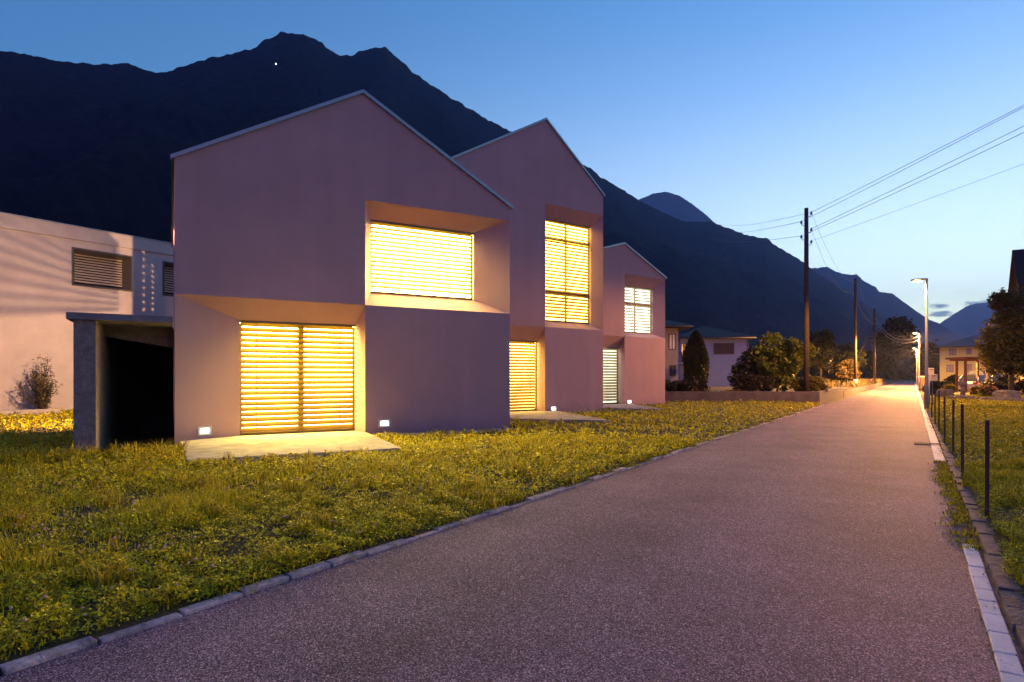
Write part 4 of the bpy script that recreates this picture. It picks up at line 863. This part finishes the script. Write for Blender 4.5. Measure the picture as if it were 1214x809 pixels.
# ------------------------------------------------------------------ the gardens on the right
ws, wn = G(1126, 474, .1), G(1290, 482, .1); b = MB(); dv = (wn - ws); L_ = dv.length; dn = dv.normalized(); nn = Vector((-dn.y, dn.x, 0)); tt = 0
while tt < L_:
    l = random.uniform(.25, .6); hh = random.uniform(.22, .32); b.box(ws + dn * (tt + l / 2) + UP * (hh / 2 - .04), (dn + nn * random.uniform(-.05, .05)).normalized(), nn, UP, l / 2 - .01, random.uniform(.13, .18), hh / 2); tt += l
tag(b.build('stone_wall', M['stone'], bevel=.03), 'very low rough stone wall across the right field', 'wall')
def boulder(px, d, w_, h_, lab, grp=None):
    c = pl(px, 470, d, field_z(*pl(px, 470, d, 0)[:2])); b = MB()
    n, m_ = 14, 10; vs = []; fs = []
    for i in range(m_ + 1):
        th = math.pi * i / m_
        for k in range(n):
            ph = 2 * math.pi * k / n; dv = Vector((math.sin(th) * math.cos(ph), math.sin(th) * math.sin(ph), math.cos(th))); q = max(abs(dv.x), abs(dv.y), abs(dv.z)); dv = dv.lerp(dv / q, .75)
            dv *= 1 + .22 * mnoise.noise(dv * 1.7 + Vector((px, 0, 0))); vs.append(c + Vector((dv.x * w_ / 2, dv.y * w_ / 2, h_ / 2 + dv.z * h_ / 2 - .03)))
    for i in range(m_):
        for k in range(n): fs.append((i * n + k, (i + 1) * n + k, (i + 1) * n + (k + 1) % n, i * n + (k + 1) % n))
    b.add(vs, fs, False); tag(b.build('boulder', M['stone']), lab, 'boulder', grp)
boulder(1115.5, 37.5, .42, .55, 'squared boulder in the right garden, nearer the street lamp', 'small garden boulders'); boulder(1125, 37.3, .44, .52, 'squared boulder in the right garden, nearer the stone pedestal', 'small garden boulders')
boulder(1193.5, 31.2, .95, .62, 'big pale boulder standing against the low stone wall')
c = pl(1141.5, 470, 38, .1); r_ = thing('stone_pedestal', c, 'slender stone garden pedestal with a square bowl', 'pedestal')
b = MB(); b.abox(c.x - .26, c.x + .26, c.y - .26, c.y + .26, .05, .22); b.build('base', M['stone'], r_, bevel=.02); b = MB(); b.tube([c + UP * .1, c + UP * .35, c + UP * .7], [.16, .12, .13], 10); b.build('shaft', M['stone'], r_); b = MB(); b.tube([c + UP * .68, c + UP * .78, c + UP * .92, c + UP * 1.0], [.14, .22, .25, .18], 10); b.build('bowl', M['stone'], r_)
def shrub(px, d, lab, key, w_, h_, leaf=.06, z=.1): return plant('shrub', pl(px, 465, d, z), lab, 'shrub', [(0, 0, h_ * .5, w_ / 2, w_ * .4, h_ * .5, 1)], key, leaf, .15, cr=w_ * .16, per=50, nclump=50, trunk_r=.02)
shrub(1125, 42, 'yellow green shrub behind the two squared boulders', 'yellow', 1.0, .75); shrub(1156, 40, 'small yellow shrub between the pedestal and the pink flowers', 'yellow', .6, .7)
fs_ = shrub(1172, 36.5, 'rounded garden shrub covered with pink flowers', 'bush', 1.0, .72)
c = fs_.location; d3_ = RNG.normal(size=(90, 3)); d3_ /= np.linalg.norm(d3_, axis=1)[:, None]; d3_[:, 2] = np.abs(d3_[:, 2]); pts = []
for q in d3_:
    for k in range(6): pts.append(np.array(c) + np.array((0, 0, .34)) + q * np.array((.52, .42, .42)) + RNG.normal(size=3) * .022)
v, f = leaves(np.array(pts), .035, .9); bigmesh('blossom', v, f, LF['pink'], fs_)
for (px, d, w_, h_, lab) in ((1108, 44, 1.6, 1.0, 'dark clipped shrub left of the yellow house'), (1196, 43, 3.2, 1.5, 'broad dark shrub under the big tree'), (1140, 56, 2.6, 1.3, 'dark low shrub at the foot of the pergola'), (1131, 52, 1.3, 1.5, 'round dark shrub left of the pergola'), (1180, 41, 1.8, .8, 'dark green shrub behind the pink flowers')):
    shrub(px, d, lab, 'dark', w_, h_, .09)
# yellow house
YD = 112; hp = D(1114, 450, YD); hp.z = 0; eY = Vector((.81, -.586, 0)).normalized()
def yu(px): k = (px - CX) / F; return (k * YD - hp.x) / (eY.x - eY.y * k)
def yz(px, y): return zb(y, YD + yu(px) * eY.y)
yw = [('f', yu(a), yu(b_), yz(a, y1), yz(a, y0), lav) for a, b_, y0, y1 in ((1125.5, 1133, 414.5, 421), (1146, 1151, 413.5, 420), (1122.5, 1130, 433, 441), (1144.5, 1151.5, 432.5, 442))]
rb, PY = simple_house('village_house', 'yellow two storey house with lavender shutters beyond the parked cars', hp, eY, 14, 11, 0, zb(410.5, YD), zb(398, YD), yellow, mat('slate_roof', (.05, .055, .07), .6, .15, 5), .8, yw)
# pergola
redw = mat('red_brown_wood', (.14, .05, .03), .7, .25, 8); c = pl(1146, 460, 48, .1); r_ = thing('pergola', c, 'red brown wooden pergola in front of the yellow house', 'pergola'); zt_ = zb(427, 48)
for (ox, oy) in ((-.55, -.6), (-.2, .8), (1.2, -.6), (1.5, .8)):
    b = MB(); b.box(c + Vector((ox, oy, zt_ / 2 - .05)), xd, (0, 1, 0), UP, .07, .07, zt_ / 2); b.build('post', redw, r_)
b = MB(); b.box(c + Vector((.45, .1, zt_ + .08)), xd, (0, 1, 0), UP, 1.25, 1.1, .05)
for k in range(7): b.box(c + Vector((-.75 + k * .4, .1, zt_ + .02)), xd, (0, 1, 0), UP, .04, 1.2, .06)
b.build('roof', redw, r_)
for oy in (-.6, .8):
    b = MB(); b.box(c + Vector((.45, oy, zt_ - .1)), xd, (0, 1, 0), UP, 1.2, .05, .06); b.build('beam', redw, r_)
# cars
tl_m = mat('tail_lamp', (.45, .03, .02), .25); cg = mat('car_glass', (.03, .035, .045), .06, spec=.8)
def car(loc, ang, paint, label, ln=4.2, ht=1.48, wdt=1.72):
    loc = Vector(loc); r_ = thing('parked_car', loc, label, 'car'); ca, sa = math.cos(ang), math.sin(ang)
    T = lambda x, y, z: loc + Vector((x * ca - y * sa, x * sa + y * ca, z))
    st = [(-.5, .24, .45, .62, .78), (-.485, .2, .8, .86, .92), (-.40, .2, .92, .95, .98), (-.2, .2, .92, .97, 1.0), (.1, .2, .9, .97, 1.0), (.28, .2, .86, .95, .99), (.42, .2, .74, .84, .93), (.485, .22, .62, .7, .82), (.5, .3, .5, .52, .68)]
    b = MB(); vs = []; fs = []; k_ = ht / 1.48
    for (x, zl, zm, zt2, wf) in st:
        hw = wdt / 2 * wf
        for (y, z) in ((-hw * .9, zl), (-hw, zl + .12), (-hw * 1.0, zm - .12), (-hw * .93, zt2 * k_), (hw * .93, zt2 * k_), (hw, zm - .12), (hw, zl + .12), (hw * .9, zl)): vs.append(T(x * ln, y, z))
    for i in range(len(st) - 1):
        for k in range(8): fs.append((i * 8 + k, i * 8 + (k + 1) % 8, (i + 1) * 8 + (k + 1) % 8, (i + 1) * 8 + k))
    fs += [tuple(range(8)), tuple(range((len(st) - 1) * 8 + 7, (len(st) - 1) * 8 - 1, -1))]; b.add(vs, fs, True); bd = b.build('body', paint, r_)
    sb = bd.modifiers.new('subsurf', 'SUBSURF'); sb.levels = sb.render_levels = 2
    hw = wdt / 2; zb_ = .93 * k_
    lo = [(-.44, .86), (-.30, .90), (.05, .90), (.30, .84)]; up = [(-.36, .68), (-.25, .72), (.0, .72), (.12, .66)]
    b = MB(); vs = [T(x * ln, s * hw * w_, zb_ - .03) for x, w_ in lo for s in (-1, 1)] + [T(x * ln, s * hw * w_, ht - .03) for x, w_ in up for s in (-1, 1)]
    fs = []
    for i in range(3): fs += [(i * 2, i * 2 + 2, 8 + i * 2 + 2, 8 + i * 2), (i * 2 + 1, 8 + i * 2 + 1, 8 + i * 2 + 3, i * 2 + 3)]
    fs += [(0, 8, 9, 1), (6, 7, 15, 14)]; b.add(vs, fs); b.build('window', cg, r_)
    b = MB(); vs = [T(x * ln, s * hw * (w_ + .015), ht - .04 + dz_) for dz_ in (0, .05) for x, w_ in up for s in (-1, 1)]
    fs = [(i * 2 + 8, i * 2 + 9, i * 2 + 11, i * 2 + 10) for i in range(3)] + [(i * 2, i * 2 + 2, i * 2 + 10, i * 2 + 8) for i in range(3)] + [(i * 2 + 1, i * 2 + 9, i * 2 + 11, i * 2 + 3) for i in range(3)] + [(0, 8, 9, 1), (6, 7, 15, 14)]
    b.add(vs, fs); b.build('roof', paint, r_)
    for s in (-1, 1):
        for (xa, wa, xb_, wb) in ((lo[0][0], lo[0][1], up[0][0], up[0][1]), (lo[3][0], lo[3][1], up[3][0], up[3][1]), (-.1, .9, -.1, .72)):
            b = MB(); b.tube([T(xa * ln, s * hw * wa, zb_ - .03), T(xb_ * ln, s * hw * wb, ht - .02)], .035, 6); b.build('pillar', paint, r_)
    for x in (-.31, .31):
        for s in (-1, 1):
            q = MB(); c_ = T(x * ln, s * hw * .93, .31); ax = (T(0, 1, 0) - T(0, 0, 0)) * s; q.tube([c_ - ax * .1, c_ + ax * .07, c_ + ax * .1], [.31, .31, .28], 20); wh = q.build('wheel', M['blackrub'], r_)
            q = MB(); q.tube([c_ + ax * .09, c_ + ax * .115], [.2, .17], 14); q.build('rim', M['galv'], wh)
    for s in (-1, 1):
        q = MB(); q.box(T(-.487 * ln, s * hw * .74, .76), (T(1, 0, 0) - loc), (T(0, 1, 0) - loc), UP, .05, .15, .09); q.build('tail_lamp', tl_m, r_)
        q = MB(); q.box(T(.475 * ln, s * hw * .66, .62), (T(1, 0, 0) - loc), (T(0, 1, 0) - loc), UP, .05, .17, .06); q.build('headlight', M['white'], r_)
    return r_
car(pl(1163, 466, 50, .1), R(25), mat('white_car_paint', (.62, .64, .68), .3, spec=.6), 'white car parked near the pergola with its tail towards the road')
car(pl(1172, 460, 55, .12), R(20), mat('dark_car_paint', (.025, .03, .04), .2, spec=.7), 'dark car parked beyond the white car', 4.6, 1.8, 1.8)
# house and big tree at the right edge
hp_e = PD.copy()
RA = D(1200, 296, 45); half = 4.5
p0 = Vector((RA.x, RA.y, 0)) - RD * half
brown = mat('brown_wood_wall', (.20, .11, .06), .8, .2, 5); rr, PR = simple_house('village_house', 'tall brown house with steep dark roof at the right edge behind the tree', p0 + hp_e * .9, hp_e, 11, half * 2, 0, 5.6, RA.z - .2, brown, roofd, .9, [('l', 3.2, 4.4, 6.2, 7.4, glass), ('l', 5, 6.2, 2.6, 4.0, glass)], gable=True)
d_ = 37
plant('garden_tree', pl(1199, 470, d_, .1), 'big leafy tree at the right edge, its near side lit golden', 'tree',
      [(0, 0, 3.6, 1.75, 1.6, 2.0, 1.0), (.6, 0, 5.4, 1.5, 1.4, 1.5, .7), (-1.2, -.3, 3.2, 1.0, 1.0, 1.2, .4), (1.3, -.2, 3.2, 1.6, 1.5, 1.9, .6), (-.3, -.5, 2.2, 1.7, 1.2, .9, .5), (-.75, 0, 6.0, .5, .5, .6, .12)], 'tree', .10, 1.5, cr=.42, per=48, nclump=110, trunk_r=.14, hollow=.4)

# ------------------------------------------------------------------ mountains
def fbm(x, y, oct_, seed=0):
    return sum(mnoise.noise((x * 2 ** k + seed, y * 2 ** k - seed, seed * .37)) / 2 ** k for k in range(oct_))
def mountain(name, ridge, dist, m, step=2.0, rows=46, base_f=.42, rough=.05, tree_h=6, seed=1, prof=1.15):
    rx = np.array([r[0] for r in ridge], float); ry = np.array([r[1] for r in ridge], float); dx_ = np.array([r[0] for r in dist], float); dd_ = np.array([r[1] for r in dist], float)
    xs = np.arange(rx[0], rx[-1] + .1, step); vs = []; nr = rows + 10
    for px in xs:
        y = np.interp(px, rx, ry); d = np.interp(px, dx_, dd_); hz = CAMH + (HY - y) / F * d; k = (px - CX) / F
        for j in range(nr):
            if j <= rows: s = j / rows; dd = d * (base_f + (1 - base_f) * s); zz = hz * s ** prof
            else: s = 1 - (j - rows) / 14; dd = d * (1 + (1 - s) * .35); zz = hz * s
            X, Y = k * dd, dd; a = math.sin(math.pi * min(1, s * (1 if j <= rows else 1)) ) if j <= rows else 0
            a *= 1 - s ** 3 if j <= rows else 0
            sp = fbm(X / (d * .16), Y / (d * .16), 5, seed); zz += hz * rough * 2.2 * a * sp
            zz += tree_h * (fbm(X / 14, Y / 14, 2, seed + 3)) * min(1, s * 3)
            dd += d * rough * .5 * a * fbm(X / (d * .1), Y / (d * .3), 3, seed + 9); vs.append((k * dd, dd, max(zz, -.5) if j else -1.0 * 0 - .4))
    vs = np.array(vs); n = len(xs); i = np.arange(n - 1)[:, None] * nr + np.arange(nr - 1)[None]; f = np.stack([i, i + nr, i + nr + 1, i + 1], -1).reshape(-1, 4)
    o = bigmesh(name, vs, f, m); o['kind'] = 'structure'; o.data.polygons.foreach_set('use_smooth', np.ones(len(f), dtype=bool)); return o
forest = mat('forest_slope', (0.013, 0.0135, 0.012), 1.0, 0.0, 0.045, 0.9, 0.06, spec=.05, detail=10, coords='Object', col2=(0.0025, 0.003, 0.003))
for n_ in forest.node_tree.nodes:
    if n_.type == 'BUMP': n_.inputs['Distance'].default_value = 9.0
M1 = [(-160, 70), (-60, 62), (0, 60), (30, 64), (60, 71), (90, 75), (120, 76), (150, 76), (165, 81), (185, 86.5), (200, 85), (215, 79), (230, 73.5), (260, 67), (290, 61), (300, 58), (312, 48), (330, 40.5), (345, 38.5), (362, 41), (380, 50), (395, 62), (405, 67), (418, 65), (430, 59.5), (445, 56), (457, 56), (465, 62), (475, 72), (490, 86), (505, 97), (530, 113), (560, 131), (585, 146), (610, 157), (650, 175), (691, 196), (701, 200), (713, 211), (728, 219), (738, 225), (748, 231), (758, 238), (785, 251), (811, 263), (843, 263.5), (862, 270), (884, 278.5), (897, 281.5), (910, 283), (919, 291), (929, 297), (940, 303), (953, 311), (970, 325), (992, 338), (1002, 343), (1014, 353), (1044, 372), (1062, 384), (1085, 408), (1105, 430), (1120, 444)]
mountain('mountain', M1, [(-160, 900), (0, 950), (345, 1300), (600, 1700), (800, 2100), (1000, 2700), (1120, 3200)], forest, 1.4, 80, .35, .07, 4.5, 1)
mountain('mountain', [(700, 300), (740, 246), (759, 236), (775, 229.5), (790, 227.5), (805, 232), (825, 245), (845, 262), (880, 290), (930, 340)], [(700, 4600), (930, 4600)], forest, 1.5, 40, .7, .06, 6, 5)
mountain('mountain', [(860, 330), (920, 312), (945, 318), (960, 318), (968, 318), (981, 316.5), (991, 322), (1002, 325.5), (1016, 326), (1025, 334), (1038, 340), (1042, 346), (1058, 348), (1069, 356.5), (1085, 368), (1102, 379.5), (1115, 384), (1127, 392), (1138, 399), (1165, 420), (1190, 440)], [(860, 4300), (1190, 5000)], forest, 1.3, 50, .6, .06, 6, 8)
mountain('mountain', [(1070, 420), (1100, 392), (1115, 383), (1127, 375), (1138, 368), (1148, 362.5), (1157, 360), (1170, 359), (1195, 352), (1230, 345), (1290, 350)], [(1070, 6800), (1290, 6800)], forest, 1.5, 40, .7, .05, 6, 12)
c = D(327, 76, 1130); b = MB(); b.ball(c, .75, 10, 7); tag(b.build('mountain_light', emat('white_lamp', (1, .98, .92), 4)), 'tiny white light shining high on the dark mountain', 'light')

# ------------------------------------------------------------------ grass
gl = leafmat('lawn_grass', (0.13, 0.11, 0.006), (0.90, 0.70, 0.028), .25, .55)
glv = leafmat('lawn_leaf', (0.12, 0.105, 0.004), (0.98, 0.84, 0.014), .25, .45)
gr_ = leafmat('field_grass', (0.11, 0.11, 0.006), (0.66, 0.60, 0.02), .25, .6)
def in_poly(poly, x, y):
    ins_ = np.zeros(len(x), bool); n = len(poly); j = n - 1
    for i in range(n):
        xi, yi, xj, yj = poly[i].x, poly[i].y, poly[j].x, poly[j].y
        cnd = ((yi > y) != (yj > y)) & (x < (xj - xi) * (y - yi) / (yj - yi + 1e-12) + xi); ins_ ^= cnd; j = i
    return ins_
def lawn_ok(x, y):
    ok = np.ones(len(x), bool)
    for fr_, W_, s0 in ((f1, W1, us1), (f2, W2, us2), (f3, W3, us3)):
        rx, ry = x - fr_.O.x, y - fr_.O.y; u = rx * fr_.e.x + ry * fr_.e.y; ww = rx * fr_.inn.x + ry * fr_.inn.y
        ok &= ~((u > -.02) & (u < W_ + .05) & (ww > -.08) & (ww < 9.2)); ok &= ~((u > s0) & (u < W_ + .1) & (ww > -.3 + .12 * np.sin(u * 5) ) & (ww < 1))
        if fr_ is f1: ok &= ~((u > uA) & (u < .02) & (ww > -.86) & (ww < 5))
    for pz in PAT: ok &= ~in_poly(pz, x, y)
    rx, ry = x - fb.O.x, y - fb.O.y; ww = rx * fb.inn.x + ry * fb.inn.y; ok &= ww < -.1
    return ok
def scatter(n, zmin, zmax, pxa, pxb, zf, okf):
    """points uniform on the ground between two depths inside the seen wedge (with margin)"""
    d = np.sqrt(RNG.uniform(zmin ** 2, zmax ** 2, n)); px = RNG.uniform(pxa, pxb, n); x = (px - CX) / F * d; y = d
    k = okf(x, y); x, y = x[k], y[k]
    z = np.array([zf(a, b_) for a, b_ in zip(x, y)]); return np.stack([x, y, z], 1)
def on_lawn(x, y):
    d = x * PD.x + y * PD.y; t_ = x * RD.x + y * RD.y
    edge = KL - .075 - .03 * (1 + np.sin(t_ * 2.3)) * .5 - .03 * (1 + np.sin(t_ * .77 + 1)) * .5
    return (d < edge) & (y < wl.y + .02) & lawn_ok(x, y)
def on_field(x, y):
    d = x * PD.x + y * PD.y; t_ = x * RD.x + y * RD.y
    return (d > .60 + .05 * np.sin(t_ * 3.1) + .03 * np.sin(t_ * 9))
def patch(p, sc=.55, seed=0): return np.array([mnoise.noise((a * sc, b_ * sc, seed)) for a, b_ in p[:, :2]])
def meadow(name, label, bands, zf, okf, m, pxa, pxb, seed, leafy=1.0):
    V_, F_ = [], []; off = 0
    for (n, a, b_, h, wd) in bands:
        p = scatter(n, a, b_, pxa, pxb, zf, okf); pa = patch(p, 1.1, seed); pb = patch(p, .35, seed + 7); pc = patch(p, 4.5, seed + 3)
        keep = RNG.uniform(0, 1, len(p)) < np.clip(.62 + pa * .8 + pc * .9, .10, 1); p, pa, pb, pc = p[keep], pa[keep], pb[keep], pc[keep]
        isb = RNG.uniform(0, 1, len(p)) < np.clip(.42 + pb * .8, .15, .8)
        q, qa, qb = p[isb], pa[isb], pb[isb]
        hh = h * np.clip(.8 + qa * .9 + qb * .5, .35, 1.9) * RNG.uniform(.45, 1.3, len(q)); v, f = blades(q, hh, wd * RNG.uniform(.6, 1.5, len(q)), 1.1)
        V_.append(v); F_.append(f + off); off += len(v)
        # broad leaves of clover, plantain and dandelion, in small rosettes
        c_, ca = p[~isb], pc[~isb]; k = 3; n_ = len(c_); sz = wd * leafy * RNG.uniform(1.2, 3.4, n_)
        an = RNG.uniform(0, 6.28, (n_, 1)) + np.arange(k)[None] * 2.09 + RNG.normal(0, .3, (n_, k)); hz_ = RNG.uniform(.15, 1.0, n_) * h * np.clip(.75 + ca * 1.2, .25, 1.5)
        ux, uy = np.cos(an), np.sin(an); tilt = RNG.normal(.25, .45, (n_, k)); S_ = sz[:, None]
        base = c_[:, None, :] + np.stack([ux * S_ * .15, uy * S_ * .15, np.broadcast_to(hz_[:, None], an.shape)], -1)
        tip = base + np.stack([ux * S_ * np.cos(tilt), uy * S_ * np.cos(tilt), S_ * np.sin(tilt)], -1) * 1.5
        sd_ = np.stack([-uy, ux, RNG.normal(0, .35, an.shape)], -1) * S_[..., None] * .52; mid = base * .42 + tip * .58; mid[..., 2] += S_ * .12
        v = np.stack([base, mid + sd_, tip, mid - sd_], 2).reshape(-1, 3); V_.append(v); F_.append(np.arange(len(v)).reshape(-1, 4) + off); off += len(v)
    o = bigmesh(name, np.concatenate(V_), np.concatenate(F_), m); tag(o, label, 'grass', kind='stuff'); return o
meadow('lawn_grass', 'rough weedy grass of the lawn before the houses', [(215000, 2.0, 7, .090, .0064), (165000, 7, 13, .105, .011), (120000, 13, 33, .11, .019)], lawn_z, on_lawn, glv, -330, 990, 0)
meadow('field_grass', 'darker grass of the field right of the road', [(60000, 2.5, 9, .11, .008), (60000, 9, 18, .10, .013), (60000, 18, 40, .10, .024)], field_z, on_field, gr_, 1095, 1290, 3, .7)
# taller tufts
def tufts(name, label, spots, zf, m):
    V_, F_ = [], []; off = 0
    for (x, y, h, n) in spots:
        p = np.stack([x + RNG.normal(0, .05, n), y + RNG.normal(0, .05, n), np.full(n, zf(x, y) - .01)], 1); v, f = blades(p, RNG.uniform(.4, 1, n) * h, .008 + .0005 * math.hypot(x, y), 1.1); V_.append(v); F_.append(f + off); off += len(v)
    o = bigmesh(name, np.concatenate(V_), np.concatenate(F_), m); tag(o, label, 'grass', kind='stuff')
sp_ = []
p = scatter(900, 2.6, 12, -40, 700, lawn_z, on_lawn)
for q in p[:170]: sp_.append((q[0], q[1], random.uniform(.12, .26), random.randint(25, 60)))
for k in range(60):
    q = f1.p(random.uniform(-3.2, .1), 0, -random.uniform(1.0, 1.7)); sp_.append((q.x, q.y, random.uniform(.12, .34), 40))
tufts('grass_tufts', 'taller grass tufts scattered in the lawn', sp_, lawn_z, gl)
sp_ = []
for k in range(150):
    tt = RD.dot(G(1130, 590, 0)) + random.uniform(-2.6, 3.6); q = road(tt, .42 + random.gauss(0, .045)); sp_.append((q.x, q.y, random.uniform(.02, .06), 26))
for k in range(150):
    tt = random.uniform(2, 28); q = road(tt, KL - .11 + random.gauss(0, .025)); sp_.append((q.x, q.y, random.uniform(.03, .08), 18))
tufts('gutter_weeds', 'weeds growing in the gutter and along the kerbs', sp_, lambda x, y: .012, gr_)
sp_ = []
for k in range(1100):
    tt = random.uniform(1.5, 40); q = road(tt, .459 + random.gauss(0, .006)); sp_.append((q.x, q.y, random.uniform(.008, .03), 9))
tufts('kerb_moss', 'rusty moss in the joint between gutter and kerb', sp_, lambda x, y: .012, leafmat('moss', (.16, .08, .012), (.5, .26, .03), .2))
# clover heads
p = scatter(5000, 2.4, 16, -40, 900, lawn_z, on_lawn); pa = patch(p, .9, 21); p = p[pa > .12][:800]; p[:, 2] += RNG.uniform(.06, .13, len(p))
tag(pebbles('clover_flowers', p, .009, .017, leafmat('clover_head', (.55, .36, .22), (.78, .58, .40), .2, .9)), 'pale pink clover heads scattered over the lawn', 'flowers', kind='stuff')

# ------------------------------------------------------------------ evening haze of the valley
hz = bpy.data.materials.new('haze'); hz.use_nodes = True; t = hz.node_tree; t.nodes.remove(t.nodes['Principled BSDF'])
pv = t.nodes.new('ShaderNodeVolumePrincipled'); pv.inputs['Color'].default_value = (.35, .44, .88, 1); pv.inputs['Density'].default_value = 1.2e-4; pv.inputs['Anisotropy'].default_value = 0.6
t.links.new(pv.outputs[0], t.nodes['Material Output'].inputs['Volume'])
b = MB(); b.abox(-5400, 9000, -520, 9000, -1.6, 1250); o = b.build('haze', hz); tag(o, 'thin blue evening haze filling the valley', 'haze', kind='stuff')
